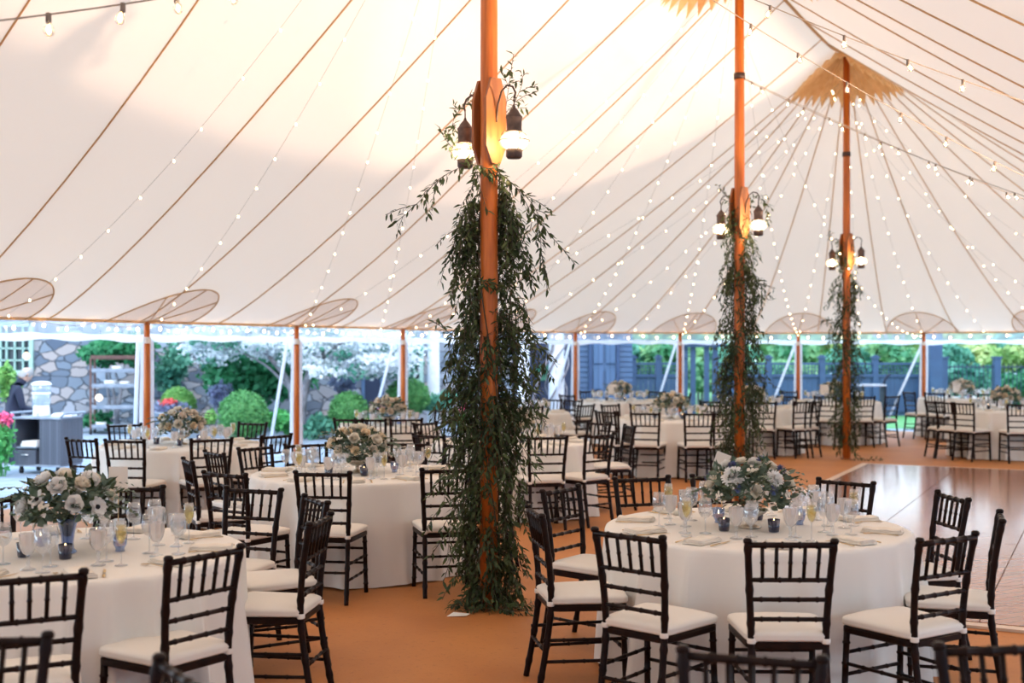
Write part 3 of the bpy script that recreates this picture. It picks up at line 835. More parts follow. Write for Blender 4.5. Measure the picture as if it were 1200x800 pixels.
# ------------------------------------------------------------------ chair
def make_chair():
    r = empty('banquet_chair')
    H = .92
    nodes = (.12, .3, .5, .7, .88)
    for s in (-1, 1):
        MB().bamboo((s * .198, .195, 0), (s * .190, .180, .435), .0155, (.15, .38, .62, .85), 10).build('front_leg', 'chair', r)
        ctrl = [(s * .172, -.262, 0), (s * .168, -.222, .22), (s * .166, -.195, .44), (s * .176, -.205, .66), (s * .192, -.245, .915)]
        pts = smooth_pts(ctrl, 9); rs = []
        for j, p in enumerate(pts):
            rs.append(.0165 * (1.22 if j % 6 == 4 else 1))
        mb = MB(); mb.tube(pts, rs, 10)
        mb.tube([(s * .192, -.2455, .905), (s * .193, -.247, .918), (s * .193, -.247, .926)], [.0195, .0205, .013], 10)
        mb.build('back_leg', 'chair', r)
    # seat frame (rounded trapezoid)
    def outline(w0, w1, y0, y1, rad, m=6, crown=.018):
        cs = [(-w0, y0), (w0, y0), (w1, y1), (-w1, y1)]; out = []
        for i in range(4):
            p = Vector(cs[i]); a = (Vector(cs[i - 1]) - p).normalized(); b = (Vector(cs[(i + 1) % 4]) - p).normalized()
            for k in range(m + 1):
                t = k / m
                q = p + a * rad * (1 - t) ** 2 + b * rad * t ** 2
                out.append(q)
        # subdivide the front edge with a slight bow
        res = []
        for i, q in enumerate(out):
            res.append(q)
            nx = out[(i + 1) % len(out)]
            if (nx - q).length > .1:
                for k in (1, 2, 3, 4):
                    t = k / 5; m_ = q.lerp(nx, t)
                    if q.y > .1 and nx.y > .1: m_ = m_ + Vector((0, crown * math.sin(PI * t)))
                    res.append(m_)
        return res
    def slab(rings):
        mb = MB(); n = len(rings[0][0])
        vs = [(p.x, p.y, z) for o, z in rings for p in o]
        fs = [(i * n + k, i * n + (k + 1) % n, (i + 1) * n + (k + 1) % n, (i + 1) * n + k) for i in range(len(rings) - 1) for k in range(n)]
        fs += [tuple(range(n))[::-1], tuple((len(rings) - 1) * n + k for k in range(n))]
        return mb.add(vs, fs)
    sh = lambda d: outline(.185 + d, .215 + d, -.205 - d, .205 + d, .05)
    slab([(sh(-.006), .418), (sh(0), .424), (sh(0), .446), (sh(-.006), .452)]).build('seat_frame', 'chair', r, smooth='a')
    cu = slab([(sh(-.014), .4525), (sh(.002), .458), (sh(.006), .468), (sh(.003), .474), (sh(.006), .480), (sh(.0), .491), (sh(-.014), .498)] + [([Vector((p.x * q, p.y * q)) for p in sh(-.014)], z) for q, z in ((.85, .504), (.6, .508), (.3, .509), (.05, .509))]).build('cushion', 'cushion', r)
    cu['label'] = 'ivory padded seat cushion'
    for s in (-1, 1):
        MB().lathe([(.0185, .446), (.0205, .450), (.0205, .466), (.0185, .470)], 10, c=(s * .1665, -.196, 0)).box((s * .155, -.175, .458), (.03, .045, .014)).build('tie_strap', 'strap', cu)
    def yb(z): return -.200 - max(0, (z - .60)) * .15
    def xb(z): return .168 + (z - .45) * .052
    mb = MB()
    mb.bamboo((-xb(.895), yb(.895) - .003, .895), (xb(.895), yb(.895) - .003, .895), .0135, (.2, .4, .6, .8), 8)
    for z in (.735, .645, .555):
        mb.bamboo((-xb(z), yb(z), z), (xb(z), yb(z), z), .0105, (.15, .38, .62, .85), 8)
    b = mb.build('backrest', 'chair', r)
    for k in range(5):
        t = -1 + 2 * (k + 1) / 6
        MB().bamboo((t * xb(.735), yb(.735), .735), (t * xb(.895), yb(.895) - .003, .895), .0088, (.5,), 7).build('spindle', 'chair', b)
    mb = MB()
    for z in (.16, .27):
        for s in (-1, 1):
            mb.bamboo((s * .170, -.235, z), (s * .194, .188, z), .0092, (.25, .5, .75), 7)
    mb.bamboo((-.194, .188, .215), (.194, .188, .215), .0092, (.25, .5, .75), 7)
    mb.bamboo((-.194, .188, .32), (.194, .188, .32), .0092, (.25, .5, .75), 7)
    mb.bamboo((-.169, -.228, .215), (.169, -.228, .215), .0092, (.25, .5, .75), 7)
    mb.build('stretcher', 'chair', r)
    return r

# ------------------------------------------------------------------ tables
TABLES = {   # name: (x, y, radius, phrase)
    1: (1.37, 6.73, .84, 'near right table'), 2: (-2.18, 5.90, .84, 'near left table'), 3: (-1.25, 9.65, .84, 'mid left table'),
    4: (0.0, 12.9, .84, 'table behind nearest pole'), 5: (2.28, 17.1, .84, 'table left of middle pole'), 6: (2.05, 22.8, .84, 'far table before blue wall'),
    7: (.1, 18.9, .80, 'table behind the vine'), 8: (-1.62, 15.6, .64, 'small table by clipped bushes'), 9: (-3.46, 12.5, .84, 'left table nearest patio'),
    10: (4.07, 20.4, .84, 'table right of middle pole'), 11: (6.1, 22.6, .84, 'table behind farthest pole'), 12: (8.1, 19.6, .84, 'front far right table'),
    13: (9.05, 24.0, .84, 'rear far right table')}
def make_cloth(Rt, seed):
    r = random.Random(seed); nA = 240
    ph = [r.uniform(0, 2 * PI) for _ in range(6)]; nf = r.choice((19, 21, 23))
    prof = [(0, .767), (.3, .767), (.6, .767), (.85, .767), (.96, .767), (.985, .7655), (1.0, .758), (1.006, .745), (1.008, .72), (1.012, .66), (1.02, .56), (1.03, .44), (1.04, .32), (1.05, .2), (1.058, .1), (1.062, .035), (1.063, .012)]
    vs = []
    for q, z in prof:
        d = max(0, (.76 - z) / .75)
        for k in range(nA):
            a = 2 * PI * k / nA
            w = math.sin(nf * a + ph[0] + .9 * math.sin(2 * a + ph[1]) + .6 * math.sin(3 * a + ph[5]))
            w2 = math.sin((nf * 2 + 1) * a + ph[2]) * .3 + math.sin(5 * a + ph[3]) * .5
            w = nf * .5 * a + ph[0] + 1.6 * math.sin(2 * a + ph[1]) + .9 * math.sin(3 * a + ph[5])
            am = .75 + .5 * math.sin(3 * a + ph[3])
            fold = am * ((1 - abs(math.sin(w))) ** 1.3) * .12 * d ** .6 + w2 * .010 * d - .02 * d
            rr = Rt * q + fold
            vs.append((rr * math.cos(a), rr * math.sin(a), z + (.006 * math.sin(9 * a + ph[4]) if z < .02 else 0)))
    m = len(prof)
    fs = [(i * nA + k, i * nA + (k + 1) % nA, (i + 1) * nA + (k + 1) % nA, (i + 1) * nA + k) for i in range(m - 1) for k in range(nA)]
    return MB().add(vs, [f[::-1] for f in fs])
def make_table(Rt):
    t = empty('round_table')
    MB().lathe([(.001, .735), (Rt - .012, .735), (Rt - .008, .742), (Rt - .008, .756), (Rt - .014, .762), (.001, .762)], 48).build('tabletop', 'tablewood', t)
    for k in range(4):
        a = PI / 4 + k * PI / 2; x, y = .42 * math.cos(a), .42 * math.sin(a)
        MB().tube([(x, y, 0), (x * .95, y * .95, .4), (x * .9, y * .9, .735)], .014, 8).build('leg', 'steel', t)
    return t
proto_t = None
TABC = {}
for k, (x, y, Rt, ph) in TABLES.items():
    t = make_table(Rt); t.location = (x, y, 0)
    tag(t, 'round banquet table hidden under the ivory cloth, %s' % ph, 'table', 'round banquet tables')
    c = make_cloth(Rt, 50 + k).build('tablecloth', 'cloth'); c.location = (x, y, 0); c.rotation_euler = (0, 0, k)
    tag(c, 'floor-length ivory linen cloth draped over the %s' % ph, 'tablecloth', 'ivory tablecloths')

# ------------------------------------------------------------------ chairs placed round the tables
chair0 = make_chair(); used = [False]
def put_chair(topx, topy, face):
    """topx, topy: plan position of the middle of the top rail, face: plan direction the sitter looks"""
    f = Vector((face[0], face[1])).normalized()
    if not used[0]: c = chair0; used[0] = True
    else: c = copy_tree(chair0)
    c.location = (topx + f.x * .246, topy + f.y * .246, .0)
    c.rotation_euler = (0, 0, math.atan2(-f.x, f.y))
    return c
FACE = {(2, 362): (-1, .12), (2, 370): (-.87, -.48), (1, 627): (.985, .17), (1, 662): (.8, -.6), (1, 1173): (-.94, .35), (1, 1111): (-.53, .85), (1, 1114): (-1, -.1), (1, 736): (.66, .75),
        (1, 752): (.3, -.95), (1, 991): (-.68, -.73), (1, 927): (.02, 1), (2, 241): (-.81, .58), (2, 35): (-.45, .89), (3, 526): (-.2, 1), (3, 261): (.8, .6)}
CHAIRS = {
    1: [(736, 623), (927, 632), (1111, 627), (1173, 603), (1114, 579), (991, 562), (752, 558), (662, 571), (627, 597), (845, 556)],
    2: [(35, 672), (241, 645), (362, 606), (370, 583), (297, 571), (154, 569), (-15, 586)],
    3: [(220, 538), (263, 553), (378, 552), (526, 548), (602, 533), (533, 521), (472, 519), (368, 521), (317, 524), (261, 529)],
    4: [(502, 511), (642, 512), (703, 510), (738, 501), (498, 498), (702, 493)],
    5: [(756, 487), (819, 487), (709, 488), (711, 478), (715, 469), (852, 484), (752, 470), (838, 470)],
    6: [(815, 461), (664, 466), (770, 455), (690, 458)],
    7: [(621, 478), (687, 480), (672, 469), (645, 471), (560, 478)],
    8: [(408, 487), (434, 487), (523, 480), (476, 503)],
    9: [(95, 510), (146, 515), (146, 500), (248, 512), (296, 498), (324, 502)],
    10: [(895, 475), (942, 472), (954, 471), (922, 458), (832, 468)],
    11: [(967, 468), (1013, 468), (1046, 465), (925, 458)],
    12: [(1090, 471), (1107, 470), (1128, 474), (1196, 476)],
    13: [(1065, 463), (1158, 460), (1095, 461), (1130, 457)]}
DK = 'dark wooden spindle-back chair at the %s, %s'
for t, lst in CHAIRS.items():
    cx, cy, Rt, ph = TABLES[t]; res = []
    for px, py in lst:
        k = (py - HY) / .85; Y = F / k; X = (px - 600) / k
        d = Vector((X - cx, Y - cy)); L = d.length
        if t >= 4:
            # stay on this pixel column, on the ring of seats
            R0 = Rt + .50
            sx = (px - 600) / F; a = sx * sx + 1; b = -2 * (cx * sx + cy); c = cx * cx + cy * cy - R0 * R0; D = b * b - 4 * a * c
            if D > 0:
                r1, r2 = (-b - D ** .5) / (2 * a), (-b + D ** .5) / (2 * a)
                Y = r1 if abs(r1 - Y) < abs(r2 - Y) else r2; X = sx * Y
            else:
                Y = -b / (2 * a); X = sx * Y
                d = Vector((X - cx, Y - cy)); X, Y = cx + d.x / d.length * R0, cy + d.y / d.length * R0
        else:
            Lc = min(max(L, 1.22), 1.62); X, Y = cx + d.x / L * Lc, cy + d.y / L * Lc
        d = Vector((X - cx, Y - cy))
        j = (hash_ := (px * 7 + py * 3) % 11 - 5) * .02
        f = Vector((-d.x, -d.y)); f.rotate(Matrix.Rotation(j, 2)); f = Vector(FACE.get((t, px), f))
        res.append((put_chair(X, Y, f), px))
    res.sort(key=lambda e: e[1])
    for i, (o, px) in enumerate(res):
        tag(o, DK % (ph, ordinal(i, len(res))), 'chair', 'chairs around the round tables')
for (x, y, f), lab in zip([(-1.58, 3.56, (.05, -1)), (-.868, 3.15, (-.80, -.55)), (.67, 3.345, (-.3, -1)), (1.42, 3.46, (.12, -1))],
                          ['cut off by the bottom left corner', 'showing only a post tip at bottom left', 'whose top rail pokes in at bottom centre right', 'whose top rail pokes in at bottom right corner']):
    tag(put_chair(x, y, f), 'nearest dark spindle-back chair ' + lab, 'chair', 'nearest chairs at the bottom edge')
# ------------------------------------------------------------------ tableware
TZ = .769
def fluted(prof, n=20, amp=.05):
    mb = MB(); mb.lathe(prof, n)
    for i, (x, y, z) in enumerate(mb.v):
        k = i % n
        s = 1 + (amp if k % 2 else -amp) * min(1, max(0, (z - .07) * 20))
        mb.v[i] = (x * s, y * s, z)
    return mb
def mk_goblet():
    r = fluted([(.010, .068), (.022, .076), (.032, .095), (.037, .120), (.038, .145), (.0385, .165), (.0365, .165), (.035, .12), (.02, .082)], 20).build('water_goblet', 'cutglass', smooth='a')
    MB().lathe([(.001, .004), (.034, .001), (.035, .004), (.012, .012), (.007, .022), (.010, .034), (.006, .044), (.010, .056), (.008, .069)], 14).build('stem', 'glass', r)
    return r
def mk_wine():
    r = MB().lathe([(.004, .082), (.02, .090), (.036, .112), (.0385, .135), (.036, .160), (.0305, .192), (.0295, .192), (.035, .16), (.0375, .135), (.018, .092)], 18).build('wine_glass', 'glass')
    MB().lathe([(.001, .003), (.034, .001), (.034, .003), (.006, .009), (.0035, .02), (.0032, .07), (.006, .084)], 14).build('stem', 'glass', r)
    return r
def mk_flute():
    r = MB().lathe([(.004, .095), (.015, .108), (.024, .135), (.026, .165), (.023, .205), (.022, .205), (.025, .165), (.014, .112)], 16).build('champagne_glass', 'glass')
    MB().lathe([(.001, .003), (.030, .001), (.030, .003), (.006, .009), (.0032, .02), (.0032, .085), (.005, .098)], 14).build('stem', 'glass', r)
    w = MB().lathe([(.001, .100), (.013, .112), (.0225, .135), (.0245, .160), (.0235, .186), (.001, .186)], 16).build('champagne', 'wine', r)
    return r
def mk_votive():
    r = MB().lathe([(.001, .003), (.026, .001), (.028, .006), (.034, .070), (.031, .070), (.026, .010), (.001, .008)], 18).build('votive_candle', 'navy')
    MB().lathe([(.001, .046), (.024, .046), (.025, .012), (.001, .010)], 16).build('wax', 'wax', r)
    MB().lathe([(.001, .048), (.0055, .053), (.004, .062), (.0005, .074)], 8).build('flame', 'flame', r)
    return r
def mk_clear_votive():
    r = MB().lathe([(.001, .003), (.024, .001), (.020, .012), (.032, .035), (.036, .085), (.034, .085), (.030, .038), (.001, .016)], 18).build('glass_candle_cup', 'bluevase')
    MB().lathe([(.001, .05), (.024, .05), (.022, .03), (.001, .028)], 14).build('wax', 'wax', r)
    MB().lathe([(.001, .052), (.0055, .057), (.004, .066), (.0005, .078)], 8).build('flame', 'flame', r)
    return r
def mk_napkin():
    mb = MB(); n = 9
    for lay, (w, l, z, dx) in enumerate(((.115, .215, .004, 0), (.108, .205, .011, .003), (.098, .20, .018, -.002))):
        o = len(mb.v); vs = []
        for s in (0, 1):
            for j in range(n):
                for i in range(4):
                    x = (i / 3 - .5) * w + dx; y = (j / (n - 1) - .5) * l
                    zz = z + (s - .5) * .007 + .0025 * math.sin(j * 1.7 + lay) + (.002 if i in (1, 2) else 0)
                    vs.append((x, y, max(zz, .0005)))
        q = 4 * n
        fs = [(j * 4 + i, j * 4 + i + 1, j * 4 + i + 5, j * 4 + i + 4) for j in range(n - 1) for i in range(3)]
        fs = [tuple(a + q for a in f) for f in fs] + [f[::-1] for f in fs]
        edge = [i for i in range(4)] + [j * 4 + 3 for j in range(1, n)] + [(n - 1) * 4 + i for i in (2, 1, 0)] + [j * 4 for j in range(n - 2, 0, -1)]
        fs += [(edge[i], edge[(i + 1) % len(edge)], edge[(i + 1) % len(edge)] + q, edge[i] + q) for i in range(len(edge))]
        mb.add(vs, fs)
    return mb.build('folded_napkin', 'napkin')
def mk_fork():
    mb = MB(); mb.tube([(0, -.09, .003), (0, -.02, .006), (0, .04, .010), (0, .055, .008)], [.006, .0035, .003, .006], 8, flat=.4)
    mb.box((0, .062, .007), (.021, .018, .002))
    for k in range(4): mb.tube([((k - 1.5) * .0062, .068, .007), ((k - 1.5) * .0062, .092, .004)], .0016, 5)
    return mb.build('fork', 'gold')
def mk_knife():
    mb = MB(); mb.tube([(0, -.10, .004), (0, -.06, .005), (0, .0, .005)], [.006, .007, .005], 8, flat=.45)
    mb.add([(-.004, 0, .004), (.008, .0, .004), (.009, .07, .004), (-.002, .105, .004), (-.004, 0, .006), (.008, .0, .005), (.009, .07, .005), (-.002, .105, .005)],
           [(0, 3, 2, 1), (4, 5, 6, 7), (0, 1, 5, 4), (1, 2, 6, 5), (2, 3, 7, 6), (3, 0, 4, 7)])
    return mb.build('knife', 'gold')
PROTO = dict(goblet=mk_goblet(), wine=mk_wine(), flute=mk_flute(), votive=mk_votive(), cup=mk_clear_votive(), napkin=mk_napkin(), fork=mk_fork(), knife=mk_knife())
USED = set(); ITEMS = {}
def put(kind, t, x, y, rz=0, z=TZ, sc=1):
    o = PROTO[kind]
    if kind in USED: o = copy_tree(o)
    USED.add(kind)
    o.location = (x, y, z); o.rotation_euler = (0, 0, rz); o.scale = (sc,) * 3
    ITEMS.setdefault((kind, t), []).append(o); return o
LAB = dict(goblet=('cut-crystal water goblet', 'glass', 'water goblets'), wine=('plain stemmed wine glass', 'glass', 'wine glasses'),
           flute=('champagne glass of pale gold wine', 'glass', 'champagne glasses'), votive=('navy glass votive with lit candle', 'candle', 'navy votive candles'),
           cup=('pale blue glass candle cup', 'candle', 'pale glass candle cups'), napkin=('folded cream napkin', 'napkin', 'folded napkins'),
           fork=('gold dinner fork', 'fork', 'gold forks'), knife=('gold dinner knife', 'knife', 'gold knives'))
for t, (cx, cy, Rt, ph) in TABLES.items():
    near = t <= 3; n = 10 if Rt > .7 else 6
    a0 = -PI / 2 + {1: .0, 2: .42, 3: .12}.get(t, RN.uniform(0, .6))
    for i in range(n):
        a = a0 + 2 * PI * i / n + RN.uniform(-.03, .03)
        def pos(r, da): return cx + r * math.cos(a + da), cy + r * math.sin(a + da)
        s = Rt / .84
        x, y = pos(.685 * s, 0); put('napkin', t, x, y, a + RN.uniform(-.15, .15) + PI / 2)
        g = RN.uniform(-.02, .02)
        x, y = pos(.49 * s + g, .20); put('goblet', t, x, y, RN.random())
        x, y = pos(.41 * s + g, .36 if near else .34); put('wine', t, x, y)
        if near or i % 2 == 0:
            x, y = pos(.56 * s + g, .36); put('flute' if (i % 2 == 0) else 'wine', t, x, y)
        if near:
            x, y = pos(.69, -.145); put('fork', t, x, y, a + PI / 2 + RN.uniform(-.1, .1))
            x, y = pos(.69, .15); put('knife', t, x, y, a + PI / 2 + RN.uniform(-.1, .1))
    for i in range(5 if near else 3):
        a = -1.2 + i * 2 * PI / (5 if near else 3) + RN.uniform(-.2, .2); r = RN.uniform(.22, .30)
        put('votive' if i % 2 == 0 else 'cup', t, cx + r * math.cos(a), cy + r * math.sin(a), a)
for (kind, t), lst in ITEMS.items():
    lst.sort(key=lambda o: pix(o.location)[0]); n = len(lst); a, b, g = LAB[kind]
    for i, o in enumerate(lst): tag(o, '%s on the %s, %s' % (a, TABLES[t][3], ordinal(i, n)), b, g)

# ------------------------------------------------------------------ centrepieces
def flower_mesh(kind, seed):
    r = random.Random(seed); mb = MB()
    def petal(base, az, tilt, L, Wd, curl):
        nu_, nv = 5, 5; vs = []
        for i in range(nu_):
            for j in range(nv):
                v = i / (nu_ - 1); q = (j / (nv - 1) - .5) * 2
                w = Wd * .5 * math.sin(PI * (.12 + .80 * v)) ** .7
                x = q * w; rr = L * v * math.cos(tilt) - curl * v * v * L * .4 - abs(q) ** 2 * w * .45 * math.cos(tilt)
                z = L * v * math.sin(tilt) - curl * v ** 3 * L * .25 + .15 * abs(q) * w
                rr += base
                vs.append((rr * math.cos(az) - x * math.sin(az), rr * math.sin(az) + x * math.cos(az), z))
        mb.add(vs, [(i * nv + j, i * nv + j + 1, (i + 1) * nv + j + 1, (i + 1) * nv + j) for i in range(nu_ - 1) for j in range(nv - 1)])
    if kind == 'rose':
        for lay, (n, tilt, L, Wd, base, curl) in enumerate(((3, 1.50, .036, .030, .003, -.3), (4, 1.35, .038, .036, .007, -.1), (5, 1.15, .042, .042, .010, .1), (6, .90, .046, .048, .010, .3), (7, .60, .050, .052, .008, .4), (7, .28, .052, .052, .004, .5))):
            for k in range(n): petal(base, 2 * PI * k / n + lay * .7 + r.uniform(-.15, .15), tilt, L * r.uniform(.92, 1.08), Wd, curl)
    elif kind == 'mum':
        for lay, (n, tilt, L) in enumerate(((8, 1.3, .030), (12, 1.0, .036), (16, .7, .042), (18, .4, .048), (18, .1, .050), (16, -.3, .048))):
            for k in range(n): petal(.002, 2 * PI * k / n + lay * .3 + r.uniform(-.1, .1), tilt, L * r.uniform(.9, 1.1), .016, .2)
    elif kind == 'anemone':
        for lay, (n, tilt, L) in enumerate(((5, .45, .042), (6, .2, .046))):
            for k in range(n): petal(.003, 2 * PI * k / n + lay * .5, tilt, L, .036, .2)
    elif kind == 'small':
        for q in range(9):
            a = r.uniform(0, 2 * PI); rr = r.uniform(0, .028); c = Vector((rr * math.cos(a), rr * math.sin(a), r.uniform(0, .03)))
            for k in range(5):
                b = 2 * PI * k / 5
                mb.leaf(c, (math.cos(b), math.sin(b), .3), (0, 0, 1), .010, .009)
    elif kind == 'thistle':
        for q in range(90):
            d = Vector((r.gauss(0, 1), r.gauss(0, 1), abs(r.gauss(0, 1)))).normalized()
            mb.leaf(d * .006, d, (0, 1, .3), .022, .004)
    return mb
FL = {}
def fmesh(kind):
    if kind not in FL:
        FL[kind] = []
        for s in range(2):
            o = flower_mesh(kind, 11 + s).build('x', 'rose'); me = o.data; bpy.data.objects.remove(o); FL[kind].append(me)
    return RN.choice(FL[kind])
FMAT = {}
def fmesh_m(kind, mat):
    if (kind, mat) not in FMAT:
        me = fmesh(kind).copy(); me.materials.clear(); me.materials.append(M[mat]); FMAT[(kind, mat)] = me
    return FMAT[(kind, mat)]

def centrepiece(loc, vase, flowers, label, rx=.23, rz=.15, zc=.215, leaves=('euca', 'darkleaf'), nleaf=170, cam=Vector((0, -1, .35)), seed=3):
    r = random.Random(seed); root = empty('flower_centrepiece', loc); tag(root, label, 'flower arrangement', 'flower centrepieces')
    if vase == 'compote':
        MB().lathe([(.001, .004), (.062, .001), (.064, .008), (.03, .018), (.014, .03), (.018, .042), (.012, .052), (.045, .062), (.085, .082), (.10, .105), (.096, .105), (.08, .088), (.001, .07)], 26).build('footed_bowl', 'silver', root); zb = .10
    else:
        MB().lathe([(.001, .004), (.042, .001), (.045, .006), (.030, .02), (.028, .05), (.034, .10), (.046, .15), (.050, .17), (.047, .17), (.03, .10), (.024, .05), (.001, .02)], 22).build('glass_vase', 'bluevase', root)
        MB().tube([(0, 0, .08), (0, 0, .18)], [.018, .034], 12).build('stem_bunch', 'darkleaf', root); zb = .17
    def ell(th, ph_, s=1): return Vector((rx * s * math.cos(ph_) * math.cos(th), rx * s * math.cos(ph_) * math.sin(th), zc + rz * s * math.sin(ph_)))
    for mi, lm in enumerate(leaves):
        mb = MB()
        for _ in range(nleaf):
            th = r.uniform(0, 2 * PI); phh = math.asin(r.uniform(-.75, .95)); s = r.uniform(.55, 1.02)
            p = ell(th, phh, s); d = (p - Vector((0, 0, zb))).normalized() + Vector((r.gauss(0, .5), r.gauss(0, .5), r.gauss(-.1, .4)))
            if mi == 0: mb.leaf(p, d, (r.gauss(0, 1), r.gauss(0, 1), 1), r.uniform(.042, .072), r.uniform(.036, .056), .1)
            else: mb.leaf(p, d, (r.gauss(0, 1), r.gauss(0, 1), 1), r.uniform(.04, .075), r.uniform(.014, .022))
        # trailing sprigs
        for _ in range(12):
            th = r.uniform(0, 2 * PI); p = ell(th, r.uniform(-.4, .6), .75); d = (p - Vector((0, 0, zc - .05))).normalized()
            for q in range(10):
                p = p + d * .017; d = (d + Vector((0, 0, -.09)) + Vector((r.gauss(0, .08), r.gauss(0, .08), 0))).normalized()
                sd = d.cross(Vector((0, 0, 1))).normalized() * (1 if q % 2 else -1)
                W_ = .026 if mi == 0 else .011
                mb.leaf(p, d * .5 + sd, (0, 0, 1), .034, W_)
        # leaves fill the neck of the vessel too
        for _ in range(40):
            a = r.uniform(0, 2 * PI); q = r.uniform(0, .07)
            p = Vector((q * math.cos(a), q * math.sin(a), zb + r.uniform(-.01, .07)))
            mb.leaf(p, (math.cos(a), math.sin(a), r.uniform(-.2, .8)), (0, 0, 1), .06, .02)
        mb.build('foliage', lm, root, smooth=False)
    # flowers: fill the dome evenly
    placed = []
    for kind, mat, n, sc in flowers:
        for _ in range(n):
            best = None
            for tr in range(24):
                th = r.uniform(0, 2 * PI); phh = math.asin(r.uniform(-.25, 1.0)); p = ell(th, phh, .88 if kind in ('rose', 'mum', 'anemone') else 1.0)
                dd = min([(p - q).length for q in placed] or [1])
                if best is None or dd > best[0]: best = (dd, p)
            p = best[1]; placed.append(p)
            f = inst({'rose': 'rose', 'mum': 'chrysanthemum', 'anemone': 'anemone', 'small': 'filler_blossom', 'thistle': 'thistle'}[kind], fmesh_m(kind, mat), root, p, sc * r.uniform(.85, 1.12))
            d = (p - Vector((0, 0, zc - .08))).normalized()
            f.rotation_euler = d.to_track_quat('Z', 'Y').to_euler()
            if kind == 'anemone':
                MB().lathe([(.001, .016), (.008, .012), (.010, .006), (.008, 0)], 10).build('dark_centre', 'darkc', f)
            elif kind == 'mum': pass
    return root
TX = lambda t: (TABLES[t][0], TABLES[t][1], TZ)
centrepiece((1.33, 6.68, TZ), 'compote', [('mum', 'white', 3, 1.25), ('rose', 'rose', 7, 1.0), ('rose', 'white', 3, 1.15), ('small', 'rose', 7, 1), ('thistle', 'bluef', 7, 1.25)],
            'low white bouquet with blue thistles and eucalyptus in footed bowl on near right table', .235, .15, .225, seed=4, nleaf=190)
centrepiece((-2.18, 5.86, TZ), 'vase', [('rose', 'white', 9, 1.25), ('anemone', 'white', 4, 1.1), ('rose', 'rose', 4, .95), ('small', 'rose', 4, 1)],
            'white rose and anemone bouquet in a blue glass vase on near left table', .225, .125, .255, seed=9, nleaf=230)
proto_c = centrepiece((-1.25, 9.65, TZ), 'compote', [('rose', 'rose', 9, 1.15), ('rose', 'peach', 9, 1.1), ('rose', 'blush', 5, 1.1), ('small', 'rose', 5, 1)],
            'cream and peach rose bouquet in footed bowl on mid left table', .235, .15, .215, seed=14, nleaf=150)
for t in (4, 5, 6, 8, 9, 10, 11, 12, 13):
    c = copy_tree(proto_c); c.location = TX(t); c.rotation_euler = (0, 0, t * 1.1)
    tag(c, 'cream flower bouquet standing on the %s' % TABLES[t][3], 'flower arrangement', 'flower centrepieces')
# table number cards on brass stands
def card(loc, h, w, ch, rz, lab, tilt=0):
    r = empty('card_holder', loc, rz); tag(r, lab, 'table card', 'cards on slim stands')
    MB().lathe([(.001, .008), (.028, .006), (.03, .001)], 18).build('base', 'gold', r)
    MB().tube([(0, 0, .006), (0, 0, h)], .0025, 6).build('stem', 'gold', r)
    mb = MB(); mb.box((0, 0, h + ch * .42), (w, .003, ch), Matrix.Rotation(tilt, 3, 'Y')); mb.build('card', 'card', r, smooth=False)
card((-2.05, 6.22, TZ), .27, .095, .125, .15, 'cream card on a gold stand beside the near left bouquet')
card((1.22, 6.95, TZ), .31, .085, .09, -.2, 'tilted cream card rising behind the near right bouquet', .35)
card((1.90, 22.6, TZ), .14, .17, .20, .1, 'cream card beside the bouquet on far table before blue wall')
card((5.86, 22.4, TZ), .14, .17, .20, .1, 'cream card beside the bouquet behind farthest pole')
card((8.86, 23.8, TZ), .14, .17, .20, .1, 'cream card beside the bouquet on rear far right table')
# scrap on the floor
o = MB().add([(-.07, -.04, .004), (.06, -.05, .010), (.08, .03, .005), (-.03, .05, .012), (-.07, -.04, .002), (.06, -.05, .008), (.08, .03, .003), (-.03, .05, .010)], [(0, 1, 2, 3), (7, 6, 5, 4), (0, 4, 5, 1), (1, 5, 6, 2), (2, 6, 7, 3), (3, 7, 4, 0)]).build('crumpled_napkin', 'strap', smooth=False)
o.location = (-.36, 7.92, .0); tag(o, 'small crumpled scrap lying on the tan floor beside nearest pole', 'paper scrap')
# ------------------------------------------------------------------ outside the tent
g = MB().add([(-60, -20, -.05), (70, -20, -.05), (70, 140, -.05), (-60, 140, -.05)], [(0, 1, 2, 3)]).build('ground', 'slate', smooth=False); struct(g)
def X(px, Y): return (px - 600) / F * Y
def leaf_cloud(mb, c, r, n, size, rs, shell=.55):
    c = Vector(c); r = Vector(r)
    for _ in range(n):
        d = Vector((rs.gauss(0, 1), rs.gauss(0, 1), rs.gauss(0, 1))).normalized(); q = rs.uniform(shell, 1) 
        p = c + Vector((d.x * r.x, d.y * r.y, d.z * r.z)) * q
        dr = Vector((rs.gauss(0, 1), rs.gauss(0, 1), rs.gauss(0, .7))) + d * .5
        s = size * rs.uniform(.7, 1.3)
        mb.leaf(p, dr, d + Vector((rs.gauss(0, .4), rs.gauss(0, .4), rs.gauss(0, .4))), s, s * .7)
# lawn strip at the far right
o = MB().add([(X(1010, 27), 27, -.045), (X(1120, 27), 27, -.045), (X(1400, 30), 30, -.045), (X(1400, 60), 60, -.045), (X(700, 60), 60, -.045), (X(740, 29), 29, -.045)], [(0, 1, 2, 3, 4, 5)]).build('field_lawn', 'lawn', smooth=False); struct(o)
# unseen walls, added behind and right of the tent to cut sideways daylight
o = struct(MB().box((2, -13, 2.9), (60, .5, 6)).build('shade_wall_rear', 'stone', smooth=False)); o = struct(MB().box((26, 6, 2.4), (.5, 38, 5)).build('shade_wall_right', 'stone', smooth=False))
